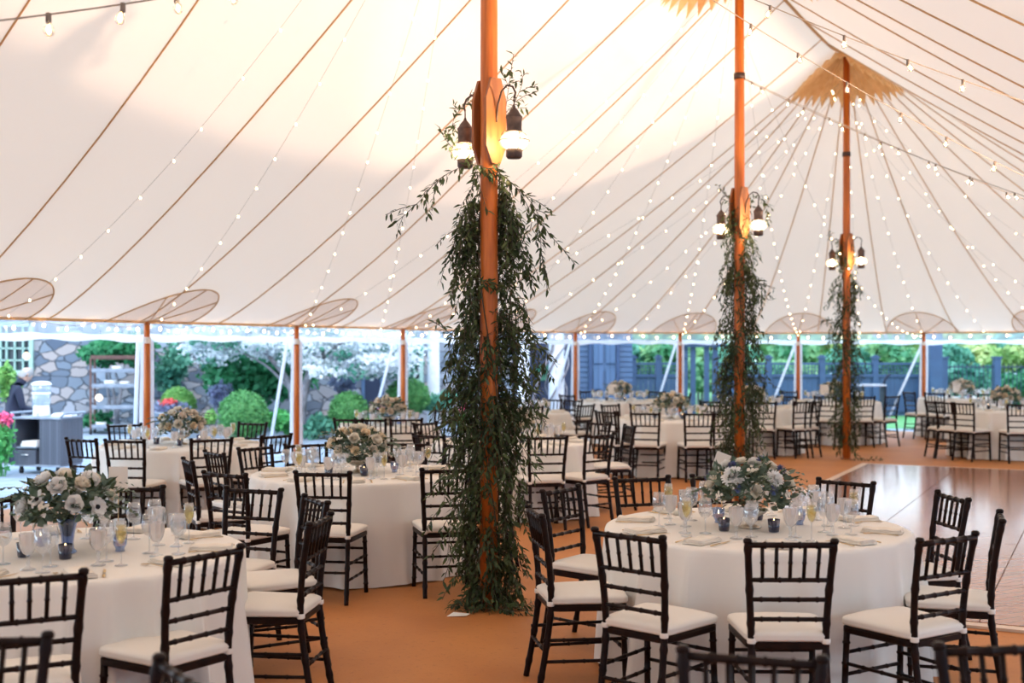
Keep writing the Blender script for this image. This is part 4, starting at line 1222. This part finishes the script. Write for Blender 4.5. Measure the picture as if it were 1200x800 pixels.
# stone wall with the green-framed window on its left
Yw = 28
def wallbox(x0, x1, y, z0, z1, mat, name, th=.4):
    return struct(MB().box(((x0 + x1) / 2, y + th / 2, (z0 + z1) / 2), (x1 - x0, th, z1 - z0)).build(name, mat, smooth=False))
o = wallbox(X(37, Yw), X(600, Yw), Yw, -.05, 5, 'stone', 'wall_left'); o['label'] = 'blue-grey field-stone wall'
o = wallbox(X(-260, Yw), X(37, Yw), Yw + .15, -.05, 5, 'stone', 'wall_house', .3)
def window(px0, px1, py0, py1, Y, cols_, rows, name, mat='frame'):
    x0, x1 = X(px0, Y), X(px1, Y); z0, z1 = at(0, py1, Y).z, at(0, py0, Y).z
    r = empty(name, ((x0 + x1) / 2, Y, z0)); struct(r); w, h = x1 - x0, z1 - z0
    mb = MB(); t = .09
    mb.box((-w / 2, 0, h / 2), (t, .1, h + t)); mb.box((w / 2, 0, h / 2), (t, .1, h + t)); mb.box((0, 0, 0), (w, .12, t)); mb.box((0, 0, h), (w, .1, t))
    for i in range(1, cols_): mb.box((-w / 2 + w * i / cols_, 0, h / 2), (.035 if i != cols_ // 2 else .14, .07, h))
    for i in range(1, rows): mb.box((0, 0, h * i / rows), (w, .07, .035))
    mb.build('frame', mat, r, smooth=False)
    MB().box((0, .06, h / 2), (w, .02, h)).build('pane', 'pane', r, smooth=False)
    return r
window(-40, 37, 380, 436, Yw - .02, 8, 4, 'window_1')
window(468, 494, 398, 446, Yw - .05, 3, 5, 'window_2')
def door(px0, px1, py0, Y, name, mat='bluedk', panels=True):
    x0, x1 = X(px0, Y), X(px1, Y); h = at(0, py0, Y).z + .05; r = empty(name, ((x0 + x1) / 2, Y, -.05)); struct(r); w = x1 - x0
    MB().box((0, 0, h / 2), (w, .06, h)).build('door_leaf', mat, r, smooth=False)
    mb = MB()
    for s in (-1, 1): mb.box((s * w / 2, -.02, h / 2), (.08, .12, h))
    mb.box((0, -.02, h), (w + .08, .12, .1)); mb.build('frame', 'bluelt' if mat == 'bluedk' else 'blue', r, smooth=False)
    return r
door(426, 448, 432, Yw - .1, 'door_1')
# hanging wall lamp by the window
r = empty('wall_lantern', at(31, 417, Yw - .5)); tag(r, 'round glowing lamp hanging before the green-framed window', 'lamp')
MB().lathe([(.001, -.09), (.05, -.07), (.085, 0), (.05, .07), (.001, .09)], 18).build('glowing_globe', P('paper_globe', (1, .7, .4), .6, emit=(1, .5, .25), es=.9), r)
MB().tube([(0, 0, .09), (0, 0, .55)], .01, 6).build('chain', 'black', r)
# porch: three white columns, dark openings behind
Yc = 26
for i, (px, w) in enumerate(((508, 14), (613, 15), (652, 18))):
    r = empty('porch_column', (X(px, Yc), Yc, -.05)); R_ = w / 2 / F * Yc
    tag(r, 'round white porch column outside the tent, ' + ('beside the clipped bush', 'left of the dark doorway', 'wrapped in bare vine right of the doorway')[i], 'column', 'white porch columns')
    MB().lathe([(R_, .18), (R_ * 1.02, 1), (R_ * .92, 3.6)], 24).build('shaft', 'whitepaint', r)
    MB().lathe([(R_ * 1.5, 0), (R_ * 1.5, .1), (R_ * 1.25, .14), (R_ * 1.2, .2), (R_, .24)], 24, cap=True).build('base', 'whitepaint', r)
    if i == 2:
        mb = MB()
        for s in range(3):
            pts = []
            for j in range(40):
                q = j / 39; a = q * 9 + s * 2; rr = R_ * (1.15 + .5 * math.sin(q * 7 + s) ** 2)
                pts.append((rr * math.cos(a), rr * math.sin(a), .05 + q * 3.0))
            mb.tube(pts, .02, 5)
        mb.tube([(-.9, 0, .1), (-.55, 0, .5), (-.4, -.05, 1.1), (-.1, -.2, 1.8), (0, -.2, 2.6)], .035, 6)
        mb.build('bare_vine', 'bark', r)
wallbox(X(520, 29), X(676, 29), 29, -.05, 4.5, 'bluedk', 'wall_porch').location
# wreath in the doorway
r = empty('wreath', at(637, 436, 28.9)); tag(r, 'small teal wreath hanging in the dark porch doorway', 'wreath')
mb = MB(); rs = random.Random(5)
for k in range(260):
    a = rs.uniform(0, 2 * PI); p = Vector((.13 * math.cos(a), rs.gauss(0, .02), .13 * math.sin(a))); mb.leaf(p, (rs.gauss(0, 1), rs.gauss(0, 1), rs.gauss(0, 1)), (0, 1, .2), .09, .04)
mb.build('wreath_leaves', 'teal', r, smooth=False)
# blue siding building with shingled door
Yb = 29
o = wallbox(X(672, Yb), X(741, Yb), Yb, -.05, 4.5, 'bluelt', 'wall_back'); o['label'] = 'blue-grey clapboard building'
mb = MB()
for k in range(36): mb.box(((X(672, Yb) + X(741, Yb)) / 2, Yb - .01, k * .125), (X(741, Yb) - X(672, Yb), .035, .105), Matrix.Rotation(-.08, 3, 'X'))
mb.build('clapboard', 'bluelt', o, smooth=False)
d = door(692, 724, 392, Yb - .08, 'door_2', 'siding')
mb = MB(); 
for a in (-1, 1):
    for b in range(4): mb.box((a * .15, -.05, .45 + b * .62), (.22, .04, .46))
mb.build('door_panel', 'siding', d, smooth=False)
# fence sections (navy) with lattice tops
Yf = 32
def fence(px0, px1, n, Y, lab, name='privacy_fence'):
    x0, x1 = X(px0, Y), X(px1, Y); r = empty(name, (x0, Y, -.05)); tag(r, lab, 'fence', 'navy fences round the garden')
    w = (x1 - x0) / n; H = 1.68
    for i in range(n):
        a = i * w; mb = MB(); m = max(4, int(w / .12))
        for k in range(m): mb.box((a + (k + .5) * w / m, 0, .63), (w / m - .006, .03, 1.22))
        mb.box((a + w / 2, -.03, .18), (w, .05, .09)); mb.box((a + w / 2, -.03, 1.24), (w, .06, .09))
        mb.build('board_panel', 'blue', r, smooth=False)
        mb = MB(); mb.box((a + w / 2, 0, 1.60), (w, .06, .07)); q = int(w / .085)
        for k in range(1, q): mb.box((a + w * k / q, 0, 1.42), (.022, .02, .34))
        for z in (1.36, 1.48): mb.box((a + w / 2, .012, z), (w, .02, .022))
        mb.build('lattice', 'blue', r, smooth=False)
    r.scale = (1, 1, .88)
    for i in range(n + 1):
        mb = MB(); mb.box((i * w, 0, .88), (.15, .15, 1.76)); mb.box((i * w, 0, 1.79), (.21, .21, .05)); mb.box((i * w, 0, 1.84), (.12, .12, .05)); mb.build('post', 'blue', r, smooth=False)
fence(742, 801, 2, Yf, 'tall navy board fence with lattice top left of the garden gate')
fence(838, 1088, 4, Yf, 'long navy board fence with lattice top right of the garden gate')
# pergola gate
r = empty('arbour_gate', (X(820, Yf), Yf, -.05)); tag(r, 'navy garden arbour with open gateway in the fence', 'gate')
for px in (803, 812, 828, 838): MB().box((X(px, Yf) - X(820, Yf), 0, .95), (.13, .13, 1.9)).build('post', 'blue', r, smooth=False)
mb = MB(); mb.box((0, 0, 1.9), (1.9 * .72, .3, .1))
for k in range(7): mb.box((-.6 + k * .2, 0, 1.97), (.05, .6, .06))
mb.build('beam', 'blue', r, smooth=False)
# open metal fence on the right
def railing(px0, px1, n, Y):
    x0, x1 = X(px0, Y), X(px1, Y); r = empty('metal_fence', (x0, Y, -.05)); r.scale = (1, 1, .88); tag(r, 'see-through dark metal railing fence with green shrubs behind it', 'fence'); w = (x1 - x0) / n
    mb = MB(); m = int((x1 - x0) / .11)
    for k in range(m): mb.box(((k + .5) * (x1 - x0) / m, 0, .8), (.018, .018, 1.6))
    mb.build('bar', 'bluedk', r, smooth=False)['kind'] = 'stuff'
    mb = MB()
    for z in (.15, 1.5): mb.box(((x1 - x0) / 2, 0, z), (x1 - x0, .04, .04))
    mb.build('rail', 'bluedk', r, smooth=False)
    for i in range(n + 1):
        mb = MB(); mb.box((i * w, 0, .88), (.17, .17, 1.76)); mb.box((i * w, 0, 1.79), (.22, .22, .06)); mb.build('post', 'blue', r, smooth=False)
railing(1106, 1292, 3, Yf)
o = MB().box((0, 0, 1.7), (.32, .32, 3.4)).box((0, 0, .1), (.4, .4, .2)).build('pergola_post', 'blue', smooth=False); o.location = (X(1095, Yf - .6), Yf - .6, -.05); tag(o, 'thick tall blue-grey post between the board fence and the railing', 'post')

# planting --------------------------------------------------------------
def bush(px, py, rpx, Y, mat, lab, name='boxwood_ball', n=2600, size=.05, sq=1.0):
    c = at(px, py, Y); R_ = rpx / F * Y; rs = random.Random(int(px)); r = empty(name, (c.x, c.y, -.05))
    tag(r, lab, 'bush', 'clipped round bushes' if name == 'boxwood_ball' else None)
    h = c.z + .05
    mb = MB(); leaf_cloud(mb, (0, 0, h), (R_, R_, R_ * sq), n, size, rs, .88); mb.build('foliage', mat, r, smooth=False)
    mb = MB(); mb.lathe([(.001, -R_ * .88 * sq)] + [(R_ * .88 * math.cos(a), R_ * .88 * sq * math.sin(a)) for a in [-1.4 + k * .28 for k in range(11)]] + [(.001, R_ * .88 * sq)], 18, c=(0, 0, h)); mb.build('inner_growth', mat, r)
    MB().tube([(0, 0, 0), (0, 0, max(.1, h - R_ * .8))], .04, 8).build('trunk', 'bark', r)
bush(285, 487, 29, 22.5, 'box', 'largest clipped round bush, just left of the second side pole')
bush(209, 474, 20, 25.5, 'boxlt', 'bright green clipped round bush behind the flower urn')
bush(409, 484, 23, 24.0, 'box', 'clipped round bush behind the mid left bouquet', sq=1.1)
bush(478, 465, 26, 25.2, 'box', 'deep green clipped round bush before the white column', sq=.85)
bush(-2, 512, 14, 17.5, 'box', 'low clipped bush cut by the left edge beside the cart')
def shrub(px, py, rxp, rzp, Y, mat, lab, name, n=2500, size=.12, depth=None, cat='shrub', blobs=6, trunk=True):
    c = at(px, py, Y); rx_, rz_ = rxp / F * Y, rzp / F * Y; rs = random.Random(int(px * 3 + py)); r = empty(name, (c.x, c.y, -.05)); tag(r, lab, cat)
    mb = MB(); dp = depth or rx_ * .7
    for b in range(blobs):
        o = Vector((rs.uniform(-.55, .55) * rx_, rs.uniform(-.4, .4) * dp, c.z + .05 + rs.uniform(-.5, .5) * rz_))
        leaf_cloud(mb, o, (rx_ * rs.uniform(.4, .6), dp * .6, rz_ * rs.uniform(.4, .65)), n // blobs, size, rs, .3)
    mb.build('foliage', mat, r, smooth=False)
    if trunk:
        mb = MB()
        for q in range(3): mb.tube([(q * .08 - .08, 0, 0), (rs.uniform(-.2, .2) * rx_, 0, max(.2, c.z * .5)), (rs.uniform(-.4, .4) * rx_, rs.uniform(-.2, .2), max(.3, c.z))], [.05, .035, .015], 6)
        mb.build('trunk', 'bark', r)
shrub(300, 440, 72, 38, 26.5, 'green', 'big dark green shrub growing against the stone wall', 'leafy_shrub', 5200, .16, 1.0, blobs=12)
shrub(135, 410, 45, 22, 26.8, 'green', 'green tree bough hanging over the stone wall behind the shelf', 'leafy_shrub', 2400, .15, .9)
shrub(115, 492, 26, 8, 26, 'green', 'low green plants at the foot of the stone wall', 'leafy_shrub', 600, .12, .5, trunk=False)
shrub(200, 430, 22, 38, 27.2, 'teal', 'pale blue-green weeping tree by the first side pole', 'weeping_tree', 1800, .12, .5, cat='tree')
shrub(255, 462, 20, 18, 25.5, 'purple', 'lavender-blue bush left of the largest clipped bush', 'lavender_bush', 1200, .09, .5)
shrub(246, 488, 9, 9, 23.2, 'boxlt', 'small lime green plant beside the largest clipped bush', 'lime_plant', 500, .07, .2)
shrub(330, 497, 22, 16, 23, 'grass', 'spiky green grasses right of the largest clipped bush', 'ornamental_grass', 1200, .11, .4, trunk=False)
shrub(375, 500, 24, 16, 24, 'teal', 'soft blue-green ground plants under the flowering tree', 'ground_plants', 900, .10, .4, trunk=False)
shrub(401, 450, 16, 12, 26, 'bluelf' if 'bluelf' in M else 'purple', 'blue flowering shrub at the foot of the stone wall', 'blue_shrub', 700, .10, .4)
shrub(8, 452, 11, 26, 19, 'boxlt', 'leafy green sapling at the left edge before the standing man', 'sapling', 900, .09, .25)
shrub(520, 470, 30, 14, 25.6, 'teal', 'low green planting behind the vine at the white column', 'ground_plants', 900, .10, .4, trunk=False)
# flowering dogwood
r = empty('dogwood_tree', (X(350, 24.6), 24.6, -.05)); tag(r, 'white flowering dogwood tree with spreading forked trunk', 'tree')
mb = MB(); rs = random.Random(8)
for pts, w in (([(0, 0, 0), (-.1, 0, .6), (-.25, 0, 1.2), (-.9, .1, 1.9), (-1.8, .2, 2.5)], .09), ([(.05, 0, 0), (.1, 0, .8), (.35, 0, 1.5), (1.1, .1, 2.1), (2.2, .2, 2.6)], .10), ([(-.2, 0, 1.0), (-.7, -.1, 1.5), (-1.5, -.2, 1.9)], .035), ([(0, 0, .7), (.25, .2, 1.8), (.1, .3, 2.8)], .06)):
    p = smooth_pts(pts, 5); mb.tube(p, [w * (1 - .7 * k / len(p)) for k in range(len(p))], 8)
mb.build('trunk', 'bark', r)
mb = MB(); mg_ = MB()
for k in range(120):
    cx_ = rs.uniform(-2.2, 2.3); cz = 1.55 + rs.uniform(-.12, 1.2) + (.15 if cx_ < 0 else -.12)
    leaf_cloud(mb, (cx_, rs.uniform(-1.0, .6), cz), (.5, .45, .13), 130, .085, rs, 0)
    leaf_cloud(mg_, (cx_, rs.uniform(-.5, 1.2), cz - .05), (.5, .5, .13), 36, .1, rs, 0)
mb.build('blossom', 'blossom', r, smooth=False); mg_.build('foliage', 'teal', r, smooth=False)
# urn with red flowers
r = empty('flower_urn', (X(201, 24), 24, -.05)); tag(r, 'wide blue-grey stone urn of red flowers behind left table', 'planter')
MB().lathe([(.2, 0), (.22, .05), (.12, .12), (.12, .2), (.3, .34), (.44, .52), (.47, .56), (.42, .56), (.3, .5), (.001, .48)], 24, cap=False).build('bowl', 'greywood', r)
mb = MB(); leaf_cloud(mb, (0, 0, .62), (.36, .3, .14), 500, .08, rs, .2); mb.build('foliage', 'purple', r, smooth=False)
mb = MB(); leaf_cloud(mb, (-.02, -.1, .74), (.18, .15, .07), 260, .06, rs, .2); mb.build('blossom', 'redf', r, smooth=False)
for px, py, Y, mt, lab in ((443, 476, 24.5, 'pinkf', 'small cluster of pink flowers under the second guy strap'), (545, 478, 25, 'pinkf', 'cluster of pink and purple flowers seen through the vine'), (3, 491, 17.0, 'pinkf', 'pink flowers at the left edge above the low bush')):
    r = empty('pink_flowers', (X(px, Y), Y, -.05)); tag(r, lab, 'flowers'); zc = at(0, py, Y).z + .05
    mb = MB(); leaf_cloud(mb, (0, 0, zc), (.16, .16, .10), 160, .06, rs, .1); mb.build('blossom', mt, r, smooth=False)
    mb = MB()
    for k in range(8): mb.tube([(rs.gauss(0, .03), rs.gauss(0, .03), 0), (rs.gauss(0, .08), rs.gauss(0, .08), zc)], .008, 5)
    leaf_cloud(mb, (0, 0, zc * .5), (.2, .18, zc * .45), 200, .08, rs, .1)
    mb.build('stem', 'grass', r, smooth=False)
# trees beyond the fences
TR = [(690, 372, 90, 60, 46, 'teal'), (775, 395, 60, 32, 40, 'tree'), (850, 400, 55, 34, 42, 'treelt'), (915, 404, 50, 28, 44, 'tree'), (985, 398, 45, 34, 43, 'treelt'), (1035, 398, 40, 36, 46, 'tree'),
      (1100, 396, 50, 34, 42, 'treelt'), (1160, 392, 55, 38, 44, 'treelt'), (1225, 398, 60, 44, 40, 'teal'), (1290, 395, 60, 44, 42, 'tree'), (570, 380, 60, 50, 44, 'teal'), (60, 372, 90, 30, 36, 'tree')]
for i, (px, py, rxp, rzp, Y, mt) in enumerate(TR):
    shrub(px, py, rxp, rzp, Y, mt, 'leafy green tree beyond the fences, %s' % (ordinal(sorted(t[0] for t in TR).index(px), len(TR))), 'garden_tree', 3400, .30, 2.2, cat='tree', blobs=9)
for i, px in enumerate((735, 790, 860, 925, 990, 1050, 1110, 1170, 1230)):
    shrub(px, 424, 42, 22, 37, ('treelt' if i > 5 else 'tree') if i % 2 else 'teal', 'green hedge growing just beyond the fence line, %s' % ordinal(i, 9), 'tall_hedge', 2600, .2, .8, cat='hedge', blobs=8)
for i, (px, py, rxp, rzp, mt) in enumerate(((1130, 455, 40, 26, 'teal'), (1190, 452, 40, 28, 'green'), (1250, 455, 40, 30, 'teal'), (905, 432, 60, 14, 'tree'), (822, 440, 22, 26, 'tree'))):
    shrub(px, py, rxp, rzp, 34.5, mt, 'green hedge shrub behind the fence, ' + ('behind the railing by the post', 'behind the railing near the right edge', 'beyond the right edge of the railing', 'above the long board fence', 'seen through the arbour gateway')[i], 'hedge_shrub', 2400, .18, .9, blobs=8)
# patio umbrellas far behind
for px, w, lab in ((905, 30, 'left'), (935, 27, 'right')):
    Y = 50; r = empty('patio_umbrella', (X(px, Y), Y, -.05)); R_ = w / 2 / F * Y; tag(r, 'white patio umbrella far beyond the fence, the %s of two' % lab, 'umbrella', 'patio umbrellas'); zt = at(0, 407, Y).z
    mb = MB(); vs = [(0, 0, zt + .12)] + [(R_ * math.cos(k * PI / 4), R_ * math.sin(k * PI / 4), zt - .22) for k in range(8)]
    mb.add(vs, [(0, 1 + k, 1 + (k + 1) % 8) for k in range(8)]); mb.build('canopy', 'hem', r, smooth=False)
    MB().tube([(0, 0, 0), (0, 0, zt + .1)], .03, 8).build('pole', 'greywood', r)
# bare pale tree trunks over the fence
r = empty('bare_tree', (X(1050, 38), 38, -.05)); tag(r, 'pale bare-branched tree rising behind the fence', 'tree'); mb = MB()
for q in range(9):
    a = rs.uniform(-1.2, 1.2); mb.tube(smooth_pts([(0, 0, 0), (a * .1, 0, 1.2), (a * .5, 0, 2.0), (a * 1.2, 0, 3.2)], 4), [.12 * (1 - k / 14) for k in range(13)], 6)
mb.build('branch', 'bark', r)

# shelving rack ------------------------------------------------------------
r = empty('bakery_rack', (X(135, 25.5), 25.5, -.05), .15); tag(r, 'rusty steel shelving rack on wheels by the stone wall', 'shelf rack')
w, dd, H = .92, .45, 1.55
for a in (-1, 1):
    for b in (-1, 1):
        MB().box((a * w / 2, b * dd / 2, H / 2 + .06), (.04, .04, H)).build('upright', 'rust', r, smooth=False)
        mb = MB(); mb.tube([(a * w / 2 - .02, b * dd / 2, .06), (a * w / 2 + .02, b * dd / 2, .06)], .06, 12); mb.build('wheel', 'black', r)
for z in (.14, .55, 1.0, 1.32, 1.6):
    mb = MB(); mb.box((0, 0, z), (w, dd, .03)); mb.box((0, -dd / 2, z + .04), (w, .02, .06)); s = mb.build('shelf', 'greywood' if z < 1.6 else 'rust', r, smooth=False)
for dx, z, s_ in ((-.1, 1.02, 1), (.2, 1.02, .8), (-.3, .15, .8), (.05, 1.34, .9)):
    o = MB().lathe([(.05, 0), (.12, .02), (.14, .12), (.13, .12), (.05, .03)], 14).build('serving_bowl', 'towel'); o.location = (r.location.x + dx, 25.5, -.05 + z + .0); o.scale = (s_,) * 3
    tag(o, 'white bowl on the rusty rack, ' + {(-.1, 1.02): 'middle of the middle shelf', (.2, 1.02): 'right of the middle shelf', (-.3, .15): 'on the bottom shelf', (.05, 1.34): 'on the upper shelf'}[(dx, z)], 'bowl', 'bowls on the rack')
o = MB().lathe([(.001, -.08), (.06, -.05), (.08, 0), (.05, .06), (.001, .08)], 16).build('glowing_lantern', P('warm_glow', (1, .8, .6), .6, emit=(1, .75, .5), es=1.2)); o.location = (X(118, 25.2), 25.1, .73); tag(o, 'small round glowing lamp on the left of the rack', 'lamp')

# wicker service cart --------------------------------------------------------
Yk = 17.2
r = empty('wicker_cart', (X(47, Yk), Yk + .3, -.05), -.28); tag(r, 'dark grey wicker serving cart on casters on the patio', 'serving cart')
w, dd, H = .78, .50, .80
mb = MB(); mb.box((w / 4 + .03, 0, .47), (w / 2 - .02, dd, .66)); mb.build('wicker_body', 'wicker', r, smooth=False)
mb = MB(); mb.box((-w / 4, dd / 2 - .01, .47), (w / 2, .02, .66)); mb.box((-w / 2 + .012, 0, .47), (.024, dd, .66)); mb.build('side_panel', 'rattan', r, smooth=False)
MB().box((-w / 4, 0, .38), (w / 2 - .03, dd - .02, .025)).build('shelf', 'greywood', r, smooth=False)
d = MB().box((-w / 4, -dd / 2 + .2, .24), (w / 2 - .05, .40, .22)).build('drawer', 'wicker', r, smooth=False)
MB().tube([(-w / 4 - .06, -dd / 2 - .02, .28), (-w / 4 + .06, -dd / 2 - .02, .28)], .01, 6).build('handle', 'steel', d)
MB().box((0, 0, .125), (w, dd, .03)).build('bottom_frame', 'greywood', r, smooth=False)
MB().box((0, 0, .81), (w + .03, dd + .03, .025)).build('top', 'greywood', r, smooth=False)
for s in (-1, 1):
    mb = MB(); mb.tube([(s * (w / 2 + .0), -.24, .82), (s * (w / 2 + .06), -.24, .88), (s * (w / 2 + .06), .24, .88), (s * (w / 2), .24, .82)], .018, 8); mb.build('push_rail', 'greywood', r)
for a in (-1, 1):
    for b in (-1, 1):
        mb = MB(); mb.tube([(a * (w / 2 - .08) - .012, b * .19, .045), (a * (w / 2 - .08) + .012, b * .19, .045)], .045, 12); mb.box((a * (w / 2 - .08), b * .19, .09), (.03, .05, .05)); mb.build('caster', 'black', r)
o = MB().box((0, 0, .025), (.26, .3, .05)).box((0, .01, .065), (.24, .28, .03)).build('folded_towels', 'towel', smooth=False); o.location = (X(34, Yk) , Yk + .22, .345); o.rotation_euler = (0, 0, -.28); tag(o, 'white folded towels on the open shelf of the wicker cart', 'towels')
o = MB().box((0, 0, .012), (.3, .2, .024)).box((0, .0, .035), (.27, .18, .02)).build('serving_tray', 'towel', smooth=False); o.location = (X(66, Yk), Yk + .3, .776); tag(o, 'pale tray with napkins on the right end of the cart top', 'tray')
r = empty('drink_dispenser', (X(39, Yk), Yk + .3, .775)); tag(r, 'tall clear two-tier drink dispenser standing on the wicker cart', 'drink dispenser')
MB().lathe([(.001, 0), (.11, 0), (.12, .02), (.11, .15), (.10, .16)], 22).build('base', 'towel', r)
MB().lathe([(.10, .16), (.125, .18), (.125, .33), (.12, .335), (.125, .34), (.13, .46), (.128, .46), (.118, .19), (.001, .18)], 22).build('tank', 'vinyl', r)
MB().lathe([(.035, .17), (.035, .45)], 12).build('ice_core', 'glass', r)
MB().lathe([(.126, .325), (.131, .33), (.131, .345), (.126, .35)], 22).build('band', 'towel', r)
MB().lathe([(.14, .46), (.14, .48), (.10, .505), (.001, .515)], 22).build('lid', 'towel', r)
MB().tube([(0, -.11, .06), (0, -.16, .06), (0, -.165, .03)], .012, 8).build('tap', 'steel', r)

# the high side counter by the fence
r = empty('bar_counter', (X(1024, 26), 26, -.05)); tag(r, 'dark counter with pale top and curved end rail by the fence', 'counter')
MB().box((-.05, 0, 1.02), (.52, .4, .04)).build('top', 'hem', r, smooth=False)
for a in (-.28, .2): MB().box((a, 0, .5), (.04, .36, 1.0)).build('leg', 'bluedk', r, smooth=False)
MB().tube([(.2, 0, .9), (.23, 0, 1.1), (.30, 0, 1.22), (.36, 0, 1.26)], .03, 8).build('end_rail', 'bluedk', r)

# the man by the cart ---------------------------------------------------------
def man(loc, rz):
    r = empty('person', loc, rz); tag(r, 'grey-haired man in a dark suit bending his head, standing behind the wicker cart', 'person')
    V = [(0, 0, .95), (0, 0, 1.1), (0, .02, 1.30), (0, .05, 1.44), (0, .11, 1.50), (0, .19, 1.58),
         (.19, .03, 1.39), (.25, .08, 1.12), (.20, .30, 1.04), (.18, .38, 1.03), (-.19, .03, 1.39), (-.25, .06, 1.12), (-.20, .28, 1.03), (-.18, .36, 1.02),
         (.10, 0, .88), (.11, .02, .50), (.11, -.02, .09), (.11, .12, .04), (-.10, 0, .88), (-.11, .02, .50), (-.11, -.02, .09), (-.11, .12, .04)]
    Eg = [(0, 1), (1, 2), (2, 3), (3, 4), (4, 5), (2, 6), (6, 7), (7, 8), (8, 9), (2, 10), (10, 11), (11, 12), (12, 13), (0, 14), (14, 15), (15, 16), (16, 17), (0, 18), (18, 19), (19, 20), (20, 21)]
    Rr = [.16, .15, .17, .08, .06, .095, .075, .052, .04, .035, .075, .052, .04, .035, .10, .068, .045, .04, .10, .068, .045, .04]
    me = bpy.data.meshes.new('body'); me.from_pydata([V_ for V_ in V], Eg, []); o = bpy.data.objects.new('body', me); COL.objects.link(o); o.parent = r
    me.skin_vertices.new() if hasattr(me.skin_vertices, 'new') and not me.skin_vertices else None
    md = o.modifiers.new('s', 'SKIN')
    if not me.skin_vertices:
        bpy.context.view_layer.objects.active = o
    for i, sv in enumerate(me.skin_vertices[0].data): sv.radius = (Rr[i], Rr[i] * (.72 if i < 3 else 1)); sv.use_root = (i == 0)
    md.use_smooth_shade = True
    s2 = o.modifiers.new('ss', 'SUBSURF'); s2.levels = 1; s2.render_levels = 2
    me.materials.append(M['suit'])
    hd = MB(); hd.lathe([(.001, -.125), (.05, -.115), (.07, -.07), (.082, -.01), (.085, .04), (.07, .09), (.035, .12), (.001, .125)], 18)
    hd.v = [(x, y * 1.15, z) for x, y, z in hd.v]
    hd.add([(-.012, .09, .01), (.012, .09, .01), (0, .122, -.02), (0, .09, -.03)], [(0, 1, 2), (0, 2, 3), (1, 3, 2)])
    for s in (-1, 1): hd.tube([(s * .083, 0, .02), (s * .096, -.01, .02), (s * .09, -.005, -.03)], [.012, .014, .008], 6)
    h = hd.build('head', 'skin', r); h.location = (0, .20, 1.62); h.rotation_euler = (-.55, 0, 0)
    hr = MB(); hr.lathe([(.088, -.02), (.092, .04), (.076, .095), (.038, .127), (.001, .133)], 18); hr.v = [(x, y * 1.15 - .012, z - (.05 if y < 0 else -.015)) for x, y, z in hr.v]
    q = hr.build('hair', 'hair', h)
    for s in (1, -1):
        m2 = MB(); m2.box((s * .18, .42, 1.02), (.07, .08, .03))
        for k in range(4): m2.tube([(s * .18 + (k - 1.5) * .017, .45, 1.02), (s * .18 + (k - 1.5) * .018, .50, 1.01), (s * .18 + (k - 1.5) * .017, .525, .99)], .009, 6)
        m2.tube([(s * .15, .40, 1.02), (s * .125, .44, 1.01), (s * .13, .47, 1.0)], .010, 6)
        m2.build('hand', 'skin', r)
man((X(15, 18.9), 18.9, -.28), -.9)

# ------------------------------------------------------------------ sky, camera
w = bpy.data.worlds.new('World'); SC.world = w; w.use_nodes = True; nt = w.node_tree; nt.nodes.clear()
tc = nt.nodes.new('ShaderNodeTexCoord'); sp = nt.nodes.new('ShaderNodeSeparateXYZ'); nt.links.new(tc.outputs['Generated'], sp.inputs[0])
cr = nt.nodes.new('ShaderNodeValToRGB'); cr.color_ramp.elements[0].position = .0; cr.color_ramp.elements[0].color = (.74, .90, 1, 1)
cr.color_ramp.elements[1].position = .6; cr.color_ramp.elements[1].color = (.50, .72, 1.0, 1)
nt.links.new(sp.outputs[2], cr.inputs[0]); bg = nt.nodes.new('ShaderNodeBackground'); bg.inputs[1].default_value = WORLD
nt.links.new(cr.outputs[0], bg.inputs[0]); ow = nt.nodes.new('ShaderNodeOutputWorld'); nt.links.new(bg.outputs[0], ow.inputs[0])
# low soft evening sun, diffused by haze
sd = bpy.data.lights.new('evening_sun', 'SUN'); sd.energy = SUNE; sd.angle = math.radians(20); sd.color = (1, .78, .62)
so = bpy.data.objects.new('evening_sun', sd); COL.objects.link(so); so.rotation_euler = (math.radians(38), math.radians(8), 0); so.location = (0, 0, 30)

cd = bpy.data.cameras.new('camera'); cam = bpy.data.objects.new('camera', cd); COL.objects.link(cam)
cam.location = (0, 0, HC); cam.rotation_euler = (PI / 2, 0, 0); cd.sensor_width = 36; cd.lens = 36 * F / 1200; cd.shift_y = (HY - 400) / 1200
cd.clip_start = .1; cd.clip_end = 400
cd.dof.use_dof = True; cd.dof.focus_distance = 7.3; cd.dof.aperture_fstop = 2.0
SC.camera = cam
SC.view_settings.view_transform = 'Standard'; SC.view_settings.look = 'None'; SC.view_settings.exposure = EXPO; SC.view_settings.gamma = 1
SC.view_settings.use_curve_mapping = False
SC.cycles.transparent_max_bounces = 24; SC.cycles.max_bounces = 8; SC.cycles.diffuse_bounces = 4; SC.cycles.glossy_bounces = 3; SC.cycles.transmission_bounces = 4
SC.cycles.sample_clamp_indirect = 6
